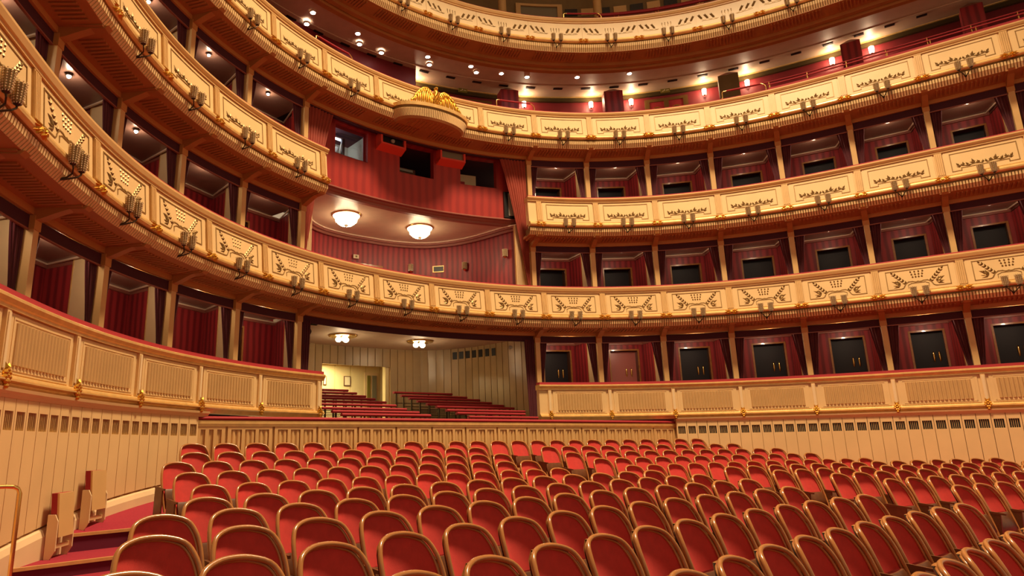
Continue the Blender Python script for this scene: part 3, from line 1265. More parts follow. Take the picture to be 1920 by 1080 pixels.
# corridor behind the doorway
yb = 6.6
m = MB()
m.box(-4.2, 3.7, yb, yb + .1, .5, 3.2)
m.box(dr_ - .02, dr_ + .2, 4.88, 5.1, .5, 2.95)
m.box(3.6, 3.7, 4.9, yb, .5, 3.2)
m.box(-4.3, -4.2, 4.9, yb, .5, 3.2)
co = struct(m.build('wall_corridor', 'corridor'))
m = MB()
m.box(-4.3, 3.7, 4.9, yb + .1, 2.95, 3.05)
struct(m.build('ceiling', 'corridor'))
for k in range(10):
    x = -3.9 + .62 * k
    m = MB()
    m.box(x + .01, x + .60, yb - .03, yb, .75, 2.95)
    m.build('wall_panel', 'corridor', co)
light('AREA', 'corridor_light', (-.9, 5.7, 2.9 + Z0), 105, (1, .82, .45), .9)
for (x0, y0, x1, y1, lab) in ((645, 705, 657, 724, 'small framed notice in the middle of the bright corridor wall'), (606, 705, 612, 722, 'narrow framed notice at the left edge of the bright corridor wall')):
    a, b = on_y(x0, y0, yb - .05), on_y(x1, y1, yb - .05)
    root = thing('framed_notice', (a.x, a.y, b.z), lab, 'notice')
    m = MB()
    m.box(a.x, b.x, yb - .06, yb - .03, b.z, a.z)
    m.build('frame', 'wood_dark', root)
    m = MB()
    m.box(a.x + .03, b.x - .03, yb - .07, yb - .055, b.z + .03, a.z - .03)
    m.build('sheet', 'paper', root)
a, b = on_y(684, 698, yb - .06), on_y(708, 748, yb - .06)
m = MB()
m.box(a.x, b.x, yb - .06, yb - .02, .75, a.z)
dr3 = struct(m.build('door_1', 'cream_pale'))
m = MB()
m.box(a.x + .1, b.x - .32, yb - .09, yb - .05, .75, a.z - .12)
m.build('door_leaf', 'olive_door', dr3)
m = MB()
m.box(b.x - .24, b.x - .06, yb - .10, yb - .05, .75, a.z - .12)
m.build('glass_panel', 'screen_grey', dr3)

# leaning rails of the standing places
RL = [(737.8, 736), (751.7, 742), (766.5, 747), (782, 752.6), (800, 758), (818, 763), (836.5, 769.4), (856, 775), (878, 782)]
RR = [(867, 739), (898.5, 744.4), (925, 749.6), (947, 755), (970.7, 760), (976, 765), (992, 770.7), (1008.7, 777), (1019, 782)]
LR = [(652, 732.6), (668, 738), (685, 743.7), (702.6, 749), (723, 755), (741.5, 761), (761, 768), (784.6, 774), (806, 779.6)]


def stand_rail(x0, x1, y, z, lab, grp):
    root = thing('leaning_rail', ((x0 + x1) / 2, y, z - 1.1), lab, 'rail', grp)
    m = MB()
    rows = [[(x, y + .075 * math.cos(a), z + .04 * math.sin(a)) for a in [2 * math.pi * k / 10 for k in range(10)]] for x in (x0, x1)]
    m.grid(rows, closeu=True)
    m.poly(rows[0][::-1])
    m.poly(rows[1])
    m.build('padded_bar', 'red_velvet', root, smooth=True)
    n = max(2, int((x1 - x0) / 1.0) + 1)
    for k in range(n):
        x = x0 + .12 + (x1 - x0 - .24) * k / (n - 1)
        m = MB()
        m.box(x - .02, x + .02, y + .01, y + .05, z - 1.1, z - .03)
        m.build('post', 'iron', root)
    m = MB()
    for q in (.35, .6):
        m.box(x0 + .1, x1 - .1, y + .02, y + .035, z - q - .012, z - q + .012)
    m.build('wires', 'iron', root)


for n in range(9):
    d = pray(*RL[n])
    t = (.8 - CX) / d.x
    y, z = CY + d.y * t, d.z * t
    x1 = min(on_y(RR[n][0], RR[n][1], y).x, 3.75 if y > .3 else 3.3)
    stand_rail(.8, x1, y, z, 'red padded leaning rail, %s from the back, right half of the standing area' % ORD[n + 1], 'leaning rails, right half')
    d = pray(*LR[n])
    t = (-.8 - CX) / d.x
    y, z = CY + d.y * t, d.z * t
    xl = -3.3 if y < 2.6 else -2.9
    stand_rail(xl, -.8, y, z, 'red padded leaning rail, %s from the back, left half of the standing area' % ORD[n + 1], 'leaning rails, left half')
# valance over the standing area and its side drapes
root = thing('valance', C(0, COLO, 3.2), 'long dark purple valance above the standing area', 'valance')
m = MB()
cbox(m, -2 * W + .08, 2 * W - .08, .92, .96, 3.20, 3.375, .3)
m.build('cloth', 'valance', root)
for sg, w in ((-1, 'left'), (1, 'right')):
    p = C(sg * (2 * W - .08), COLO + .05)
    q = C(0, COLO + .3)
    curtain('side_drape', p, q, 3.25, .1, .34, .26, 'curtain_dark', 'dark red drape at the %s edge of the standing area' % w, 'drapes of the standing area', n=5, amp=.03)


def bowl_lamp(x, y, z, r, lab, group, power, flat=False):
    root = thing('ceiling_lamp', (x, y, z - .3), lab, 'ceiling lamp', group)
    c = (x, y, z)
    m = MB()
    m.lathe([(r * 1.02, 0), (r * 1.04, -.02), (r * .98, -.04), (r * .9, -.035)], c, 28)
    m.build('rim', 'brass', root, smooth=True)
    m = MB()
    if flat:
        m.lathe([(r * .96, -.012), (r * .5, -.022), (r * .1, -.02)], c, 24)
        m.build('dish', 'lamp_on', root, smooth=True)
        for k in range(3):
            a = 2.1 * k + .4
            mm = MB()
            mm.ellipsoid((x + r * .32 * math.cos(a), y + r * .32 * math.sin(a), z - .12), (r * .22, r * .22, .085), 12, 8)
            mm.build('globe', 'lamp_on', root, smooth=True)
    else:
        m.lathe([(r * .96, -.03), (r * .90, -.08), (r * .72, -.12), (r * .70, -.2), (r * .45, -.30), (r * .12, -.34)], c, 24)
        m.build('glass_bowl', 'crystal', root, smooth=True)
        m = MB()
        for ring, zz in ((.72, -.14), (.70, -.2), (.56, -.26), (.4, -.31)):
            for k in range(18):
                a = 2 * math.pi * k / 18
                m.ellipsoid((x + r * ring * math.cos(a), y + r * ring * math.sin(a), z + zz), (.028, .028, .04), 5, 4)
        stuff(m.build('crystal_drops', 'lamp_on', root))
        m = MB()
        m.lathe([(.01, -.40), (.06, -.37), (.06, -.34)], c, 10)
        m.build('finial', 'iron', root)
    light('POINT', 'lamp_light', (0, 0, -.30), power, (1, .76, .46), .22, parent=root)
    return root


for n, (px, py) in enumerate(((643, 629), (787.5, 640))):
    d = pray(px, py)
    t = 3.35 / d.z
    bowl_lamp(CX + d.x * t, CY + d.y * t, 3.35, .43, '%s flush ceiling lamp with clustered globes above the standing rails' % ('left', 'right')[n], 'lamps of the standing area', 19, True)

# small black spotlights
for n, (px, py, y, lab) in enumerate(((586, 605, .75, 'small black spotlight by the left drape, nearer the valance'), (573, 622, .75, 'small black spotlight by the left drape, the lower one'), (964, 652, 1.2, 'grey and black spotlight high at the right end of the panelled wall'))):
    p = on_y(px, py, y)
    root = thing('spotlight', p, lab, 'spotlight')
    m = MB()
    m.tube([p + Vector((-.1, .12, .02)), p + Vector((.02, -.06, 0)), p + Vector((.06, -.12, -.01))], [.07, .085, .09], 10)
    m.build('housing', 'grey_equipment' if n == 2 else 'black', root)
    m = MB()
    m.tube([p + Vector((.06, -.121, -.01)), p + Vector((.065, -.13, -.012))], .075, 10)
    m.build('lens', 'black', root)
    m = MB()
    m.tube([p + Vector((-.02, .02, .05)), p + Vector((-.02, .1, .2))], .018, 6)
    m.build('bracket', 'iron', root)

# ------------------------------------------------------------------ central box above
mb = MB()
acc = 0
for a, b in zip(BK1[:-1], BK1[1:]):
    L = (b - a).length
    d = (b - a) / L
    nv = Vector((d.y, -d.x, 0)) * .04
    mb.grid([[Vector((a.x, a.y, 3.6)), Vector((b.x, b.y, 3.6))], [Vector((a.x, a.y, 7.3)), Vector((b.x, b.y, 7.3))]],
            uvf=lambda i, j, acc=acc, L=L: (acc + j * L, i * 3.7))
    acc += L
wb = struct(mb.build('wall_central_box', 'red_wall'))
ZC = 7.2
ceiling_disc(BK1, 1.36, ZC, .18, 'ceiling', 'grey_ceiling')
for k, (sc, wdt, hgt, mm) in enumerate(((.93, .05, .035, 'trim_white'), (.985, .20, .09, 'mauve'), (.975, .05, .17, 'mauve'))):
    m = MB()
    rows = []
    for p in BK1:
        c = Vector((p.x * sc, 1.0 + (p.y - 1.0) * sc, 0))
        q = Vector((p.x * (sc - wdt / 4), 1.0 + (p.y - 1.0) * (sc - wdt / 4), 0))
        rows.append([Vector((c.x, c.y, ZC)), Vector((c.x, c.y, ZC - hgt)), Vector((q.x, q.y, ZC - hgt)), Vector((q.x, q.y, ZC))])
    m.grid(rows, closeu=True)
    m.build('ceiling_trim', mm, wb)
m = MB()
m.grid([[C(s, .2, 3.86), C(s, 2.0, 3.86)] for s in stations(-2 * W, 2 * W, .4)])
m.box(-3.9, 3.9, .8, 4.6, 3.84, 3.86)
struct(m.build('floor', 'carpet'))
for n, (px, py) in enumerate(((649.5, 403), (787, 427))):
    d = pray(px, py)
    t = ZC / d.z
    bowl_lamp(CX + d.x * t, CY + d.y * t, ZC, .46, '%s crystal bowl ceiling lamp of the central box' % ('left', 'right')[n], 'crystal ceiling lamps of the central box', 31)
# small wall lamps, grille and sign on the rear wall
cupm, corem = MB(), MB()
for n, (px, py) in enumerate(((769, 504), (873.5, 500), (950, 476))):
    p, d = on_poly(px, py, BK1)
    nv = Vector((-d.y, d.x, 0))
    if nv.dot(p - Vector((0, 1.5, p.z))) > 0:
        nv = -nv
    p = p + nv * .10
    root = thing('wall_lamp', p - Vector((0, 0, .15)), 'small unlit crystal wall lamp in the central box, %s from the left' % ORD[n + 1], 'wall lamp', 'wall lamps of the central box')
    m = MB()
    m.lathe([(.05, -.13), (.075, -.1), (.085, .13), (.07, .13)], p, 10)
    m.build('glass_cup', 'cup_core', root)
    m = MB()
    for c in range(10):
        for r in range(6):
            a = 2 * math.pi * c / 10
            m.ellipsoid((p.x + .085 * math.cos(a), p.y + .085 * math.sin(a), p.z - .1 + .045 * r), (.018, .018, .02), 4, 3)
    stuff(m.build('beads', 'bead', root))
    m = MB()
    m.lathe([(.02, -.17), (.06, -.13)], p, 8)
    m.build('socket', 'brass', root)
p, d = on_poly(821, 505, BK1)
root = thing('ventilation_grille', p - Vector((0, 0, .12)), 'dark rectangular grille with pale frame on the red wall of the central box', 'vent')
m = MB()
m.slab(p - d * .21 - Vector((0, .03, 0)), p + d * .21 - Vector((0, .03, 0)), .04, p.z - .12, p.z + .12)
m.build('frame', 'gilt', root)
m = MB()
m.slab(p - d * .18 - Vector((0, .05, 0)), p + d * .18 - Vector((0, .05, 0)), .03, p.z - .09, p.z + .09)
m.build('mesh', 'black', root)
p, d = on_poly(666, 482, BK1)
root = thing('exit_sign', p - Vector((0, .08, .08)), 'small pale sign box on the red wall of the central box', 'sign')
m = MB()
m.slab(p - d * .1 - Vector((0, .06, 0)), p + d * .1 - Vector((0, .06, 0)), .06, p.z - .07, p.z + .07)
m.build('box', 'paper', root)
m = MB()
q = p - Vector((0, .095, 0))
m.box(q.x - .035, q.x + .035, q.y - .006, q.y, q.z - .03, q.z + .03)
m.build('emblem', 'olive_door', root)
p, d = on_poly(690, 498, BK1)
m = MB()
m.slab(p - d * .55 - Vector((0, .05, 0)), p + d * .55 - Vector((0, .05, 0)), .06, p.z - .9, p.z + .03)
hd = tag(m.build('door_head', 'wood'), 'top of a wooden door frame showing above the balcony rail in the central box', 'door frame')
# cream side pilasters of the central opening
for sg, w in ((-1, 'left'), (1, 'right')):
    root = thing('fluted_pilaster', C(sg * 2 * W, 1.1, 3.9), 'tall cream fluted pilaster at the %s side of the central box' % w, 'pilaster')
    m = MB()
    u0, u1 = sorted((sg * (2 * W - .48), sg * (2 * W - .10)))
    cbox(m, u0, u1, 1.05, 1.15, 3.9, 7.15)
    m.build('shaft', 'cream_warm', root)
    m = MB()
    for k in range(5):
        u = sg * (2 * W - .32 - .034 * k)
        m.slab(C(u, 1.02), C(u, 1.06), .018, 4.0, 7.15)
    m.build('fluting', 'cream_pale', root)

# ------------------------------------------------------------------ red control booth
BO = 1.2
OPEN = [(-1.33, -.76), (-.2, .4), (.87, 1.5)]
ZS, ZTOP = 8.49, 9.66
mb = MB()
for a, b in ((-2.0, -1.33), (-.76, -.2), (.4, .87), (1.5, 2.0)):
    cbox(mb, a * W, b * W, BO, BO + .22, 7.40, ZTOP, .15)
for a, b in OPEN:
    cbox(mb, a * W, b * W, BO, BO + .22, 7.40, ZS, .15)
    cbox(mb, a * W, b * W, BO, BO + .22, 9.5, ZTOP, .15)
booth = struct(mb.build('wall_booth', 'booth_red'))
mb = MB()
sweep(mb, [(BO - .05, 7.42), (BO - .09, 7.39), (BO - .09, 7.36), (BO - .02, 7.33), (BO - .0, 7.29), (BO + .04, 7.25), (BO + .06, 7.19), (BO + .21, 7.19), (BO + .21, 7.42)], -2.02 * W, 2.02 * W, .15)
mb.build('booth_moulding', 'mauve', booth)
m = MB()
sweep(m, [(BO + .2, 7.5), (4.0, 7.5), (4.0, 7.6), (BO + .2, 7.6)], -2 * W, 2 * W, .4)
struct(m.build('floor', 'wood_dark'))
m = MB()
sweep(m, [(.97, 9.55), (4.2, 9.55), (4.2, 10.0), (.97, 10.0)], -2.05 * W, 2.05 * W, .4)
struct(m.build('ceiling', 'valance'))
m = MB()
sweep(m, [(4.0, 7.4), (4.1, 7.4), (4.1, 9.7), (4.0, 9.7)], -2 * W, 2 * W, .4)
struct(m.build('wall_booth_rear', 'black'))
# lit projection room behind the first opening
m = MB()
a0, a1 = -1.5, -.70
cbox(m, a0 * W, a1 * W, 2.6, 2.66, 7.6, 9.55, .3)
cbox(m, a1 * W, a1 * W + .05, BO + .25, 2.6, 7.6, 9.55)
cbox(m, a0 * W - .05, a0 * W, BO + .25, 2.6, 7.6, 9.55)
struct(m.build('wall_projection_room', 'white_room'))
m = MB()
cbox(m, -1.33 * W, -.76 * W, BO + .03, BO + .06, ZS, ZS + .03)
cbox(m, -1.33 * W, -.76 * W, BO + .16, BO + .19, 9.40, 9.5)
cbox(m, -.79 * W, -.76 * W, BO + .16, BO + .19, ZS, 9.5)
win = struct(m.build('window_1', 'red_plain'))
m = MB()
cbox(m, -1.33 * W, -.80 * W, BO + .17, BO + .175, ZS, 9.4)
g = m.build('pane', 'bead', win)
g.data.materials.clear()
gm = mat('glass', (1, 1, 1), 0.02, trans=1.0)
g.data.materials.append(gm)
p = C(-1.25 * W, 2.0, 9.42)
root = thing('tube_light', p, 'bluish white strip light inside the booth window', 'lamp')
m = MB()
cbox(m, -1.42 * W, -1.2 * W, 1.95, 2.02, 9.38, 9.41)
cbox(m, -1.16 * W, -.98 * W, 1.95, 2.02, 9.38, 9.41)
m.build('tubes', 'tube_on', root)
m = MB()
cbox(m, -1.44 * W, -.96 * W, 1.93, 2.04, 9.41, 9.45)
m.build('fitting', 'white_room', root)
light('POINT', 'tube_glow', (0, 0, -.1), 16, (.85, .95, 1.0), .15, parent=root)
root = thing('follow_spot', C(-1.05 * W, 1.9, 7.6), 'grey stage projector with dark stand inside the lit booth window', 'projector')
m = MB()
m.tube([C(-1.2 * W, 1.75, 8.6), C(-1.1 * W, 1.95, 8.9), C(-1.0 * W, 2.2, 9.15)], [.14, .13, .10], 10)
m.build('barrel', 'grey_equipment', root)
m = MB()
m.tube([C(-.98 * W, 1.9, 7.6), C(-.98 * W, 1.9, 9.4)], .07, 8)
m.build('stand', 'black', root)
m = MB()
m.tube([C(-1.12 * W, 1.8, 8.3), C(-1.06 * W, 1.8, 8.7), C(-1.02 * W, 1.85, 9.2)], .02, 6)
m.tube([C(-1.3 * W, 1.7, 8.4), C(-1.1 * W, 1.7, 8.5), C(-.98 * W, 1.8, 8.6)], .025, 6)
m.build('yoke', 'white_room', root)


def booth_box(i0, i1, z0, z1, lab, inner, lens):
    root = thing('monitor_housing', C((i0 + i1) / 2 * W, BO - .15, z0), lab, 'box')
    m = MB()
    b0, b1 = BO - .30, BO + .02
    t = .06
    for (sa, sb, za, zb) in ((i0 * W, i1 * W, z0, z0 + t), (i0 * W, i1 * W, z1 - .03, z1), (i0 * W, i0 * W + t, z0, z1), (i1 * W - t, i1 * W, z0, z1)):
        cbox(m, sa, sb, b0, b1, za, zb, .2)
    # sloping underside
    m.box8([C(i0 * W, b0, z0), C(i1 * W, b0, z0), C(i1 * W, b1, z0 - .12), C(i0 * W, b1, z0 - .12),
            C(i0 * W, b0, z0 + .01), C(i1 * W, b0, z0 + .01), C(i1 * W, b1, z0 + .01), C(i0 * W, b1, z0 + .01)])
    m.build('frame', 'booth_frame', root)
    m = MB()
    cbox(m, i0 * W + t, i1 * W - t, b0 + .08, b0 + .10, z0 + t, z1 - .03, .2)
    m.build('panel', inner, root)
    if lens:
        m = MB()
        p = C((i0 + i1) / 2 * W, b0 + .05, (z0 + z1) / 2)
        m.ellipsoid(p, (.07, .07, .07), 10, 8)
        m.build('lens', 'grey_equipment', root, smooth=True)


booth_box(-.62, -.17, 9.14, 9.52, 'red framed housing with dark screen and lens beside the lit booth window', 'black', True)
booth_box(.45, .90, 9.13, 9.52, 'red framed housing with greyish screen, right one on the booth wall', 'screen_grey', False)
m = MB()
cbox(m, .93 * W, 1.3 * W, 2.0, 2.05, 7.6, 9.20, .2)
tag(m.build('cream_screen', 'cream_pale'), 'pale ribbed screen inside the right booth opening', 'screen')
m = MB()
cbox(m, .88 * W, 1.03 * W, 1.6, 1.7, 7.6, 8.76, .2)
tag(m.build('red_console', 'red_velvet'), 'small red ledge at the left corner of the right booth opening', 'ledge')
root = thing('mixing_desk', C(.05 * W, 2.0, 7.6), 'dim dark desk inside the middle booth opening', 'desk')
m = MB()
cbox(m, -.25 * W, .25 * W, 1.9, 2.3, 7.6, 9.0, .2)
m.build('body', 'wood_dark', root)
m = MB()
cbox(m, -.2 * W, .2 * W, 1.86, 1.9, 8.88, 8.96, .2)
m.build('panel', 'grey_equipment', root)
# loudspeaker between booth and right drape
root = thing('loudspeaker', C(1.74 * W, 1.0, 7.43), 'black loudspeaker standing between the booth wall and the right drape', 'loudspeaker')
m = MB()
cbox(m, 1.60 * W, 1.86 * W, 1.10, 1.19, 7.43, 8.35)
m.build('cabinet', 'black', root)
m = MB()
cbox(m, 1.67 * W, 1.84 * W, 1.085, 1.10, 7.5, 8.3)
m.build('grille', 'grey_equipment', root)
root = thing('loudspeaker', C(-1.85 * W, 1.0, 7.43), 'narrow black loudspeaker edge behind the left rust curtain', 'loudspeaker')
m = MB()
cbox(m, -1.86 * W, -1.66 * W, 1.10, 1.19, 7.43, 8.35)
m.build('cabinet', 'black', root)
m = MB()
cbox(m, -1.85 * W, -1.69 * W, 1.085, 1.10, 7.5, 8.3)
m.build('grille', 'grey_equipment', root)
# tall rust curtains framing the central opening
for sg, w in ((-1, 'left'), (1, 'right')):
    a = C(sg * (2 * W - .10), .88)
    b = C(sg * 1.5 * W, .86)
    curtain('tall_curtain', a, b, 9.42, 4.88, .92, .06, 'curtain_rust', 'tall rust-red pleated curtain gathered at the %s side of the central opening' % w, 'tall curtains', n=8, amp=.032, belly=.8)
root = thing('valance', C(0, COLO, 9.3), 'dark purple valance over the red control booth', 'valance')
m = MB()
cbox(m, -2 * W + .08, 2 * W - .08, .88, .94, 9.435, 9.475, .3)
m.build('cloth', 'valance', root)


# ------------------------------------------------------------------ golden eagle on its console
def eagle():
    # console: bulging shelf in the middle of the balcony front
    A, Bq = 1.33, .80

    def out(k, sc=1.0, n=24):
        a = math.pi * k / n
        return (-A * sc * math.cos(a), .16 - Bq * sc * math.sin(a) ** .8)
    root = thing('eagle_console', (0, -.2, 9.62), 'bulging shelf with ribbed edge under the golden eagle', 'shelf')
    for nm, z0, z1, s0, s1, mm in (('top_moulding', 9.93, 10.03, 1.03, 1.05, 'gilt'), ('neck', 9.85, 9.93, .97, 1.0, 'bronze'), ('band', 9.62, 9.85, .90, .98, 'bronze'), ('underside', 9.56, 9.62, .86, .90, 'soffit')):
        m = MB()
        lo = [(*out(k, s0), z0) for k in range(25)]
        hi = [(*out(k, s1), z1) for k in range(25)]
        m.grid([lo, hi])
        m.poly(lo)
        m.poly(hi[::-1])
        m.grid([[lo[-1], lo[0]], [hi[-1], hi[0]]])
        m.build(nm, mm, root)
    m = MB()
    for k in range(66):
        a, b = (k + .2) / 66 * 24, (k + .8) / 66 * 24
        m.box8([(*out(a, .90), 9.62), (*out(b, .90), 9.62), (*out(b, .925), 9.62), (*out(a, .925), 9.62),
                (*out(a, .98), 9.85), (*out(b, .98), 9.85), (*out(b, 1.005), 9.85), (*out(a, 1.005), 9.85)])
    stuff(m.build('band_ribs', 'cream', root))
    m = MB()
    for k in range(13):
        x = -.78 + 1.56 * k / 12
        y = .10 - .52 * math.sqrt(max(0, 1 - (x / 1.0) ** 2))
        m.box(x - .02, x + .02, y, .1, 9.545, 9.562)
    stuff(m.build('underside_battens', 'soffit', root))
    # bird
    z = 10.03
    y0 = -.36
    e = thing('eagle_statue', (0, y0, z), 'golden eagle with spread wings on the balcony console', 'statue')
    m = MB()
    rings = [(-.06, .02, .03), (.02, .08, .07), (.12, .125, .11), (.26, .14, .12), (.40, .125, .11), (.50, .085, .08), (.57, .06, .06)]
    rows = [[(rx * math.cos(a), y0 + .02 + ry * math.sin(a) - .06 * (h - .1), z + .10 + h) for a in [2 * math.pi * k / 14 for k in range(14)]] for h, rx, ry in rings]
    m.grid(rows, closeu=True)
    m.build('body', 'gold', e, smooth=True)
    m = MB()
    m.ellipsoid((-.01, y0 - .03, z + .70), (.058, .075, .065), 12, 8)
    m.tube([(-.01, y0 - .08, z + .705), (-.015, y0 - .125, z + .695), (-.02, y0 - .14, z + .665)], [.03, .02, .006], 8)
    m.build('head', 'gold', e, smooth=True)
    m = MB()
    for r in range(6):
        for k in range(5):
            a = math.radians(-150 + 30 * k + (15 if r % 2 else 0))
            rr = .135 - .008 * abs(r - 2)
            leaf(m, lambda u, zz, d, a=a, rr=rr: ((rr + d) * math.cos(a + u * 6), y0 + .0 + (rr + d) * math.sin(a + u * 6), zz), 0, z + .58 - .075 * r, math.radians(-90), .085, .05, .03)
    stuff(m.build('breast_feathers', 'gold', e))
    for sg in (-1, 1):
        w = MB()
        # leading edge arch
        arch = [(.13, .44), (.20, .56), (.31, .62), (.44, .59), (.58, .48), (.71, .32), (.83, .13)]
        P = [(sg * x, y0 + .03 - .05 * x, z + .04 + h) for x, h in arch]
        w.tube(P, [.045, .05, .05, .045, .038, .03, .018], 8)
        wo = w.build('wing', 'gold', e, smooth=True)
        f = MB()
        nfe = 11
        for k in range(nfe):
            t = k / (nfe - 1)
            j = t * (len(arch) - 1)
            i = min(int(j), len(arch) - 2)
            q = j - i
            bx, bh = arch[i][0] + (arch[i + 1][0] - arch[i][0]) * q, arch[i][1] + (arch[i + 1][1] - arch[i][1]) * q
            ex, eh = .15 + .74 * t ** .95, .02 + .05 * math.sin(t * 3) * .3
            a = Vector((sg * bx, y0 + .02 - .02 * (k % 2), z + .04 + bh))
            b = Vector((sg * ex, y0 - .03 - .02 * (k % 2), z + .03 + eh))
            mid = (a + b) / 2 + Vector((sg * .02, -.03, 0))
            f.tube([a, (a + mid) / 2, mid, (mid + b) / 2, b], [.026, .036, .038, .034, .008], 6)
        stuff(f.build('flight_feathers', 'gold', wo, smooth=True))
        f = MB()
        for k in range(11):
            t = k / 10
            j = t * (len(arch) - 1.2)
            i = min(int(j), len(arch) - 2)
            q = j - i
            bx, bh = arch[i][0] + (arch[i + 1][0] - arch[i][0]) * q, arch[i][1] + (arch[i + 1][1] - arch[i][1]) * q
            a = Vector((sg * bx, y0 - .02, z + .03 + bh))
            b = a + Vector((sg * (.03 + .05 * t), -.03, -.22 + .10 * t))
            f.tube([a, (a + b) / 2 + Vector((0, -.02, 0)), b], [.025, .032, .008], 6)
        stuff(f.build('covert_feathers', 'gold', wo, smooth=True))
        c = MB()
        c.tube([(sg * .06, y0, z + .16), (sg * .08, y0 - .04, z + .06), (sg * .09, y0 - .1, z + .015)], [.04, .03, .02], 7)
        for k in (-1, 0, 1):
            c.tube([(sg * .09, y0 - .08, z + .03), (sg * .09 + k * .04, y0 - .14, z + .012)], [.016, .008], 6)
        c.build('claw', 'gold', e, smooth=True)
    m = MB()
    for k in range(-4, 5):
        leaf(m, lambda u, zz, d: (u, y0 - .16 - d, zz), .15 * k, z + .01, math.radians(90 + 25 * (k % 3 - 1)), .07, .05, .03)
    stuff(m.build('laurel_base', 'gold', e))


eagle()

# ------------------------------------------------------------------ eagle tier: rear wall, ceiling, piers, lamps
A0, A1 = -8.5, 10.3
m = MB()
sweep(m, [(.3, 9.95), (5.2, 9.95), (5.2, 10.02), (.3, 10.02)], A0 * W, A1 * W, .5)
struct(m.build('floor', 'wood_dark'))
m = MB()
sweep(m, [(3.65, 10.0), (3.75, 10.0), (3.75, 13.8), (3.65, 13.8)], A0 * W, A1 * W, .3)
w3 = struct(m.build('wall_upper', 'red_plain'))
m = MB()
sweep(m, [(3.54, 13.26), (3.7, 13.26), (3.7, 13.50), (3.50, 13.50), (3.56, 13.44), (3.56, 13.30)], A0 * W, A1 * W, .3)
m.build('wall_moulding', 'olive_band', w3)
m = MB()
sweep(m, [(3.49, 13.42), (3.56, 13.42), (3.56, 13.46), (3.47, 13.46)], A0 * W, A1 * W, .3)
m.build('wall_gilding', 'gilt', w3)
m = MB()
sweep(m, [(1.16, 13.10), (2.25, 13.22), (2.26, 13.20), (3.8, 13.50), (3.8, 13.65), (1.16, 13.35)], A0 * W, A1 * W, .3)
cl3 = struct(m.build('ceiling', 'pale_ceiling'))
for k in range(-7, 19):
    s = k * .86 + .2
    m = MB()
    cbox(m, s - .14, s + .14, 2.46, 2.56, 13.215, 13.27)
    m.build('slot_vent', 'black', cl3)
PIERS = [2.02, 3.71, 5.45, 7.2, 8.9]
for n, i in enumerate(PIERS):
    s = i * W
    root = thing('pier', C(s, 2.7, 10.0), 'red fabric-clad square pier of the eagle tier, %s to the right of the eagle' % ORD[n + 1], 'pier', 'piers of the eagle tier')
    m = MB()
    cbox(m, s - .28, s + .28, 2.55, 3.0, 10.02, 13.1)
    m.build('shaft', 'red_wall' if n != 2 else 'olive', root)
    m = MB()
    rows = [[C(s - .28, 2.55, 13.1), C(s + .28, 2.55, 13.1), C(s + .28, 3.0, 13.1), C(s - .28, 3.0, 13.1)],
            [C(s - .05, 2.70, 13.26), C(s + .05, 2.70, 13.26), C(s + .05, 3.0, 13.26), C(s - .05, 3.0, 13.26)]]
    m.grid(rows, closeu=True)
    m.build('cap', 'mauve', root)
m = MB()
cbox(m, -2.9 * W, .42 * W, 2.55, 3.65, 10.0, 13.35, .25)
struct(m.build('wall_block', 'red_plain'))
for n, i in enumerate((.57, 2.38, 3.43, 4.04, 5.11, 5.72, 6.91, 7.5)):
    p = C(i * W, 3.55, 13.10)
    root = thing('lit_wall_lamp', p - Vector((0, 0, .15)), 'glowing crystal wall lamp on the eagle tier, %s from the left' % ORD[n + 1], 'wall lamp', 'glowing wall lamps of the eagle tier')
    m = MB()
    m.lathe([(.05, -.13), (.075, -.1), (.085, .10), (.06, .12)], p, 10)
    m.build('shade', 'lamp_on', root)
    m = MB()
    m.lathe([(.02, -.17), (.05, -.13)], p, 8)
    m.build('socket', 'brass', root)
    q = C(i * W, 3.3, 13.2)
    light('POINT', 'lamp_glow', (q.x - p.x, q.y - p.y, .17), 26, (1, .70, .42), .06, parent=root)
DLP = [(587, 21.5), (575, 43), (671, 61), (674, 81), (715, 97), (802, 104.5), (805, 119.5), (883, 122.5), (893, 134), (988, 142.5), (1082, 143), (1180, 136), (940, 136)]
for n, (px, py) in enumerate(DLP):
    d = pray(px, py)
    z = 13.12
    t = z / d.z
    p = Vector((CX + d.x * t, CY + d.y * t, z))
    root = thing('downlight', p - Vector((0, 0, .06)), 'bright recessed ceiling spot above the eagle tier, %s from the left' % ORD[n + 1], 'downlight', 'ceiling spots of the eagle tier')
    m = MB()
    m.lathe([(.075, -.055), (.075, -.03)], p, 14)
    m.build('lens', 'spot_on', root)
    m = MB()
    m.lathe([(.076, -.05), (.10, -.05), (.105, .02), (.076, .02)], p, 14, cap=False)
    m.build('ring', 'trim_white', root)
    light('SPOT', 'downlight_beam', (0, 0, -.03), 14, (1, .86, .68), .05, parent=root, angle=1.9)


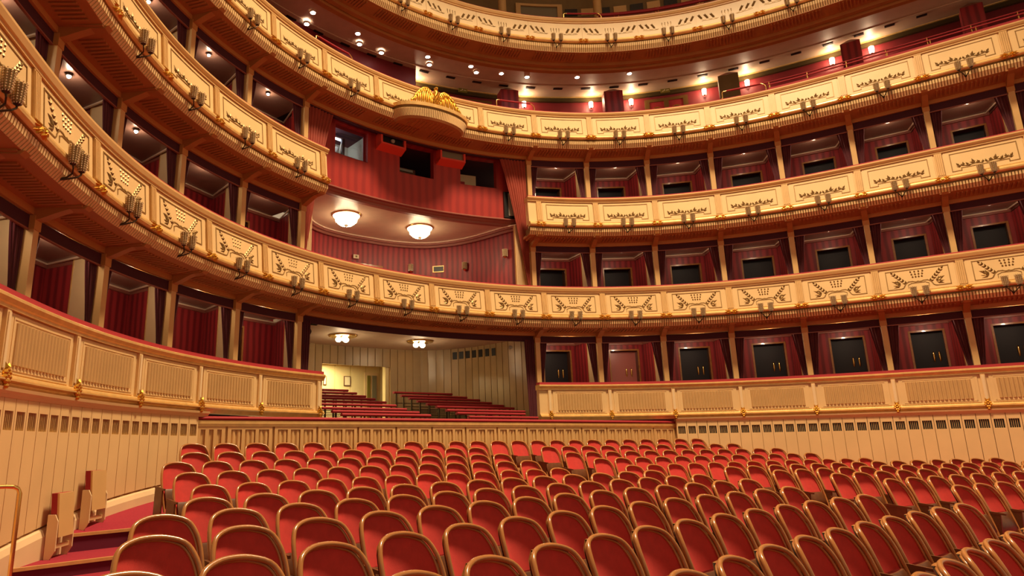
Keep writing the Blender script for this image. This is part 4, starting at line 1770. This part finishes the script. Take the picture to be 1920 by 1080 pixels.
def double_door(i0, i1, n):
    root_m = MB()
    o0 = 3.60
    cbox(root_m, i0 * W, i1 * W, o0, o0 + .06, 10.0, 13.12, .3)
    r = struct(root_m.build('door_%d' % n, 'wood_dark'))
    mid = (i0 + i1) / 2
    m = MB()
    for a, b in ((i0, i0 + .07), (mid - .035, mid + .035), (i1 - .07, i1)):
        cbox(m, a * W, b * W, o0 - .04, o0, 10.0, 13.12, .3)
    cbox(m, i0 * W, i1 * W, o0 - .04, o0, 13.0, 13.12, .3)
    m.build('door_frame', 'bronze', r)
    for a, b in ((i0 + .07, mid - .035), (mid + .035, i1 - .07)):
        m = MB()
        cbox(m, a * W, b * W, o0 - .015, o0 + .01, 10.0, 13.0, .3)
        lf = m.build('door_leaf', 'red_velvet', r)
        s = (a + b) / 2 * W
        m = MB()
        F = lambda u, z, dd, s=s: C(s + u, o0 - .02 - dd, z)
        line(m, F, arcpts(0, 12.62, .13, 0, 360, 16), .04, .03)
        m.build('porthole_ring', 'brass', lf)
        m = MB()
        m.poly([F(u, z, .012) for u, z in arcpts(0, 12.62, .12, 0, 337.5, 15)])
        m.build('porthole_glass', 'olive', lf)


double_door(4.24, 4.87, 2)
double_door(1.22, 1.86, 3)
for i, w in ((4.55, 'right'), (1.37, 'left')):
    root = thing('exit_sign', C(i * W, 3.44, 13.4), 'small exit sign over the %s upper double door' % w, 'sign', 'upper exit signs')
    m = MB()
    cbox(m, i * W - .13, i * W + .13, 3.40, 3.46, 13.27, 13.42)
    m.build('box', 'olive_door', root)
    m = MB()
    F = lambda u, z, dd, i=i: C(i * W + u, 3.398 - dd, z)
    line(m, F, [(-.08, 13.32), (-.02, 13.35), (-.02, 13.39)], .022, .006)
    line(m, F, [(.03, 13.35), (.09, 13.35)], .022, .006)
    m.build('symbol', 'paper', root)


def handrail(i0, i1, off, z0, z1, lab, drop=True):
    root = thing('handrail', C((i0 + i1) / 2 * W, off, z0), lab, 'handrail')
    s0, s1 = i0 * W, i1 * W
    m = MB()
    m.tube([C(s0, off, z0), C(s0, off, z1 - .05), C(s0 + .015, off, z1 - .015), C(s0 + .06, off, z1), C(s0 + .14, off, z1)], .018, 8)
    m.build('end_post', 'brass', root, smooth=True)
    m = MB()
    m.tube([C(s1, off, z0), C(s1, off, z1 - .14), C(s1 - .03, off, z1 - .07), C(s1 - .12, off, z1), C(s1 - .16, off, z1)], .018, 8)
    m.build('end_post', 'brass', root, smooth=True)
    m = MB()
    m.tube([C(s, off, z1) for s in stations(s0 + .12, s1 - .14, .3)], .027, 8)
    m.build('padded_bar', 'red_velvet', root, smooth=True)


handrail(-2.13, -1.42, .2, 10.93, 11.15, 'brass and red handrail on the eagle tier, left of the eagle')
handrail(1.34, 2.04, .2, 10.93, 11.24, 'brass and red handrail on the eagle tier, just right of the eagle')
handrail(5.27, 5.94, .2, 10.93, 11.26, 'brass and red handrail on the eagle tier, far right')
handrail(2.69, 3.38, .2, 14.62, 14.85, 'brass and red handrail on the topmost balcony')
m = MB()
cbox(m, 5.98 * W, 10 * W, .30, .36, 10.93, 11.10, .3)
tag(m.build('red_band', 'red_velvet'), 'low red padded band behind the right end of the eagle-tier rail', 'band')
for n, (off, z) in enumerate(((.45, 11.28), (1.2, 11.75))):
    root = thing('seat_row_rail', C(8 * W, off, 10.9), ('lower', 'upper')[n] + ' dark red rail with brass posts at the right end of the eagle tier', 'rail')
    m = MB()
    m.tube([C(s, off, z) for s in stations((5.98 - .55 * n) * W, 10 * W, .3)], .024, 8)
    m.build('bar', 'red_velvet', root, smooth=True)
    for k in range(8):
        s = (6.0 + .55 * k) * W
        mm = MB()
        mm.tube([C(s, off, z - .42), C(s, off, z + .02)], .02, 8)
        mm.build('post', 'brass', root)

# ------------------------------------------------------------------ topmost gallery
m = MB()
sweep(m, [(3.3, 13.8), (3.4, 13.8), (3.4, HALL_Z), (3.3, HALL_Z)], A0 * W, A1 * W, .4)
w4 = struct(m.build('wall_gallery', 'olive'))
m = MB()
sweep(m, [(.3, 13.75), (3.8, 13.75), (3.8, 13.85), (.3, 13.85)], A0 * W, A1 * W, .5)
struct(m.build('floor', 'carpet'))
for n, i in enumerate((.25, 1.87, 3.52, 5.15)):
    s = i * W
    p = C(s, 2.0, 0)
    root = thing('gallery_column', (p.x, p.y, 13.85), 'plain round cream column of the topmost gallery, %s from the left' % ORD[n + 1], 'column', 'columns of the topmost gallery')
    m = MB()
    m.lathe([(.20, 13.85), (.16, 14.1), (.16, HALL_Z - .4)], (p.x, p.y, 0), 16)
    m.build('shaft', 'cream_warm', root, smooth=True)
    m = MB()
    m.lathe([(.18, HALL_Z - .4), (.24, HALL_Z - .2), (.24, HALL_Z)], (p.x, p.y, 0), 16)
    m.build('capital', 'cream_warm', root)
m = MB()
for a, b, z0, z1 in ((2.28, 3.05, 17.34, 17.44), (2.28, 2.36, 15.5, 17.34), (2.97, 3.05, 15.5, 17.34)):
    cbox(m, a * W, b * W, 3.2, 3.3, z0, z1, .3)
wn = struct(m.build('window_2', 'cream_warm'))
m = MB()
cbox(m, 2.36 * W, 2.97 * W, 3.27, 3.29, 15.5, 17.34, .3)
m.build('pane', 'screen_grey', wn)
for k in range(12):
    i = 3.1 + .26 * k
    m = MB()
    cbox(m, i * W, (i + .20) * W, 3.25, 3.3, 16.95, 17.25)
    m.build('wall_panel', 'black' if k % 2 == 0 else 'cream_warm', w4)
for n, (off, z) in enumerate(((.75, 15.15), (1.5, 15.72))):
    root = thing('gallery_rail', C(6 * W, off, 13.9), ('front', 'rear')[n] + ' red rail with small brass posts of the topmost gallery', 'rail')
    m = MB()
    m.tube([C(s, off, z) for s in stations((3.4 if n == 0 else 3.45) * W, 10 * W, .3)], .05 - .015 * n, 8)
    m.build('bar', 'red_velvet', root, smooth=True)
    for k in range(9):
        s = (3.75 + .68 * k) * W
        mm = MB()
        mm.tube([C(s, off, z - .6), C(s, off, z + .06)], .02, 8)
        mm.build('post', 'brass', root)
# hall ceiling with its ring chandelier
m = MB()
m.box(-16, 16, -34, 7, HALL_Z, HALL_Z + .2)
struct(m.build('ceiling', 'cream_pale'))
root = thing('ring_chandelier', (0, CHY, HALL_Z - .9), 'large crystal ring chandelier under the hall ceiling', 'chandelier')
m = MB()
for r, z in ((3.0, HALL_Z - .5), (2.75, HALL_Z - .7)):
    m.tube([(r * math.cos(2 * math.pi * k / 48), CHY + r * math.sin(2 * math.pi * k / 48), z) for k in range(49)], .10, 8)
m.build('crystal_ring', 'crystal', root, smooth=True)
m = MB()
for k in range(8):
    a = 2 * math.pi * k / 8
    m.tube([(3 * math.cos(a), CHY + 3 * math.sin(a), HALL_Z - .5), (3 * math.cos(a), CHY + 3 * math.sin(a), HALL_Z)], .03, 6)
m.build('hanger', 'brass', root)


# ------------------------------------------------------------------ stalls seats
def seat_meshes():
    half = [(.245, .30), (.262, .50), (.266, .66), (.262, .77), (.242, .86), (.198, .928), (.10, .962), (0, .97)]

    def ysurf(x, h):
        return (h - .97) * .33 - .085 * (abs(x) / .27) ** 2.2
    pts = half + [(-x, h) for x, h in half[-2::-1]]
    P = []
    for i in range(len(pts) - 1):
        a, b, c, d = [Vector((*q, 0)) for q in (pts[max(i - 1, 0)], pts[i], pts[i + 1], pts[min(i + 2, len(pts) - 1)])]
        for k in range(3):
            t = k / 3
            q = .5 * ((2 * b) + (c - a) * t + (2 * a - 5 * b + 4 * c - d) * t * t + (3 * b - a - 3 * c + d) * t ** 3)
            P.append((q.x, q.y))
    P.append(pts[-1])
    fr = MB()
    fr.tube([(x, ysurf(x, h) - .013, h) for x, h in P], .0165, 8)
    fr.tube([(x * .945, ysurf(x, h) + .010, h if h < .5 else .5 + (h - .5) * .96) for x, h in P], .011, 6)
    hs = [q[1] for q in half]
    ws = [q[0] for q in half]
    bk = MB()
    rows, rowb = [], []
    for k in range(13):
        h = .34 + (.955 - .34) * (k / 12) ** .85
        w = float(np.interp(h, hs, ws)) - .012
        r, r2 = [], []
        for j in range(13):
            u = -1 + j / 6
            x = w * u
            dish = .030 * (1 - abs(u) ** 2.5) * min(1, (.97 - h) / .12)
            r.append((x, ysurf(x, h) + .012 + dish * .5, h))
            r2.append((x * .985, ysurf(x, h) + .034, h))
        rows.append(r)
        rowb.append(r2)
    bk.grid(rows)
    sh = MB()
    sh.grid([r[::-1] for r in rowb])
    sh.grid([rowb[-1], rows[-1]])
    pan = MB()
    pr = []
    for h, y in ((.34, -.26), (.40, -.29), (.50, -.26), (.58, -.23), (.61, -.21)):
        pr.append([(x, y - .02 * (1 - (x / .23) ** 2), h) for x in (-.225, -.15, 0, .15, .225)])
    pan.grid(pr)
    pan.grid([[(p[0], p[1] + .018, p[2]) for p in r][::-1] for r in pr])
    pan.grid([pr[-1], [(p[0], p[1] + .018, p[2]) for p in pr[-1]]])
    cu = MB()
    cr = []
    for h, y, t in ((.37, -.24, .03), (.45, -.25, .05), (.56, -.21, .04), (.61, -.19, .02)):
        cr.append([(x, y + t * (1 - (x / .23) ** 4), h) for x in (-.22, -.15, 0, .15, .22)])
    cu.grid([r[::-1] for r in cr])
    arm = MB()
    arm.box8([(-.318, -.40, .60), (-.292, -.40, .60), (-.292, -.07, .63), (-.318, -.07, .63),
              (-.318, -.40, .625), (-.292, -.40, .625), (-.292, -.07, .66), (-.318, -.07, .66)])
    sup = MB()
    sup.box8([(-.316, -.30, 0), (-.294, -.30, 0), (-.294, -.06, 0), (-.316, -.06, 0),
              (-.316, -.34, .61), (-.294, -.34, .61), (-.294, -.09, .64), (-.316, -.09, .64)])
    out = {}
    for n, mb, mm, sm in (('bentwood_frame', fr, 'wood', True), ('backrest', bk, 'seat_velvet', True), ('back_shell', sh, 'wood', True), ('seat_pan', pan, 'wood_dark', True), ('seat_cushion', cu, 'seat_velvet', True), ('armrest', arm, 'wood_dark', False), ('side_support', sup, 'wood_dark', False)):
        me = bpy.data.meshes.new(n)
        me.from_pydata([tuple(v) for v in mb.v], [], mb.f)
        me.materials.append(M[mm])
        if sm:
            me.polygons.foreach_set('use_smooth', [True] * len(me.polygons))
        out[n] = me
    return out


SEAT = seat_meshes()
SP = .61
ROWS = [  # apex y, top z, (left start, count), (right start, count)
    (-2.82, .076, (-7.30, 24), None),
    (-3.92, -.071, (-7.53, 11), (.64, 11)),
    (-4.55, -.204, (-7.94, 12), (.78, 12)),
    (-5.43, -.329, (-7.94, 12), (.78, 12)),
    (-6.24, -.46, (-7.89, 12), (.84, 13)),
    (-8.48, -.449, (-8.53, 13), (.87, 14)),
    (-9.36, -.487, (-9.13, 14), (.87, 14)),
    (-10.29, -.513, (-9.38, 14), (.87, 14)),
    (-11.03, -.57, (-9.67, 14), (.87, 14)),
    (-11.86, -.626, (-9.58, 14), (.87, 14)),
    (-12.74, -.68, (-9.40, 14), (.87, 14)),
    (-13.6, -.73, (-9.40, 14), (.87, 14)),
]
nseat = 0
for rn, (ya, zt, Lb, Rb) in enumerate(ROWS):
    rho = ya - YC
    k = 0
    for blk, B in (('left', Lb), ('right', Rb)):
        if B is None:
            continue
        for j in range(B[1]):
            a = (B[0] + SP * j) / rho
            x, y = rho * math.sin(a), YC + rho * math.cos(a)
            k += 1
            px = hall_to_px(x, y, zt)
            if not (-60 < px[0] < 1990 and px[1] < 1130):
                continue
            r = thing('theatre_seat', (x, y, zt - .97), 'red velvet seat, %s from left in the %s row from the back' % (ORD[k], ORD[rn + 1]),
                      'seat', 'stalls seats, %s row from the back' % ORD[rn + 1], -a + random.uniform(-.015, .015))
            for n in ('bentwood_frame', 'backrest', 'back_shell', 'seat_pan', 'seat_cushion', 'armrest', 'side_support'):
                part(n, SEAT[n], r)
            if j == B[1] - 1:
                for n in ('armrest', 'side_support'):
                    o = part(n, SEAT[n], r)
                    o.location = (.61, 0, 0)
            nseat += 1
print('seats', nseat)


# ------------------------------------------------------------------ folding seats on the left wall
def jump_seat(i, z, lab):
    s = i * W
    root = thing('folding_seat', C(s, -.055, z), lab, 'folding seat', 'folding seats on the left wall', -Cth(s))

    def b(name, mm, *boxes):
        m = MB()
        for q in boxes:
            if len(q) == 6:
                m.box(*q)
            else:
                m.box8(q)
        m.build(name, mm, root, local=True)
    for x in (-.235, .215):
        y = -.32
        m = MB()
        pr = [(-.03, 0), (-.10, 0), (-.16, .10), (-.16, .46), (-.12, .54), (-.03, .54)]
        rows = [[(xx, yy, zz) for yy, zz in pr] for xx in (x, x + .022)]
        m.grid(rows, closeu=True)
        m.poly(rows[0][::-1])
        m.poly(rows[1])
        m.build('side_board', 'cream_pale', root, local=True)
    b('folded_seat', 'cream_warm', [(-.20, -.17, .26), (.20, -.17, .26), (.20, -.145, .26), (-.20, -.145, .26), (-.20, -.13, .80), (.20, -.13, .80), (.20, -.105, .80), (-.20, -.105, .80)])
    b('cushion', 'red_velvet', [(-.20, -.145, .28), (.20, -.145, .28), (.20, -.07, .28), (-.20, -.07, .28), (-.20, -.105, .80), (.20, -.105, .80), (.20, -.03, .80), (-.20, -.03, .80)])
    b('crossbar', 'cream', (-.22, .22, -.12, -.09, .12, .17))


jump_seat(-6.12, -1.34, 'cream folding wall seat, nearer to the steps and the brass rail')
jump_seat(-5.66, -1.09, 'cream folding wall seat, farther up the carpeted aisle')
root = thing('brass_handrail', (-9.83, -7.2, -1.5), 'bent brass handrail standing beside the lowest carpeted step', 'handrail')
m = MB()
m.tube([(-9.86, -7.15, -1.5), (-9.86, -7.15, -.46), (-9.88, -7.15, -.41), (-9.93, -7.16, -.385)], .024, 10)
m.build('post', 'brass', root, smooth=True)
m = MB()
m.tube([(-9.93, -7.16, -.385), (-10.0, -7.17, -.38), (-10.25, -7.22, -.38)], .024, 10)
m.build('grip', 'brass', root, smooth=True)
print('objects', len(bpy.data.objects))
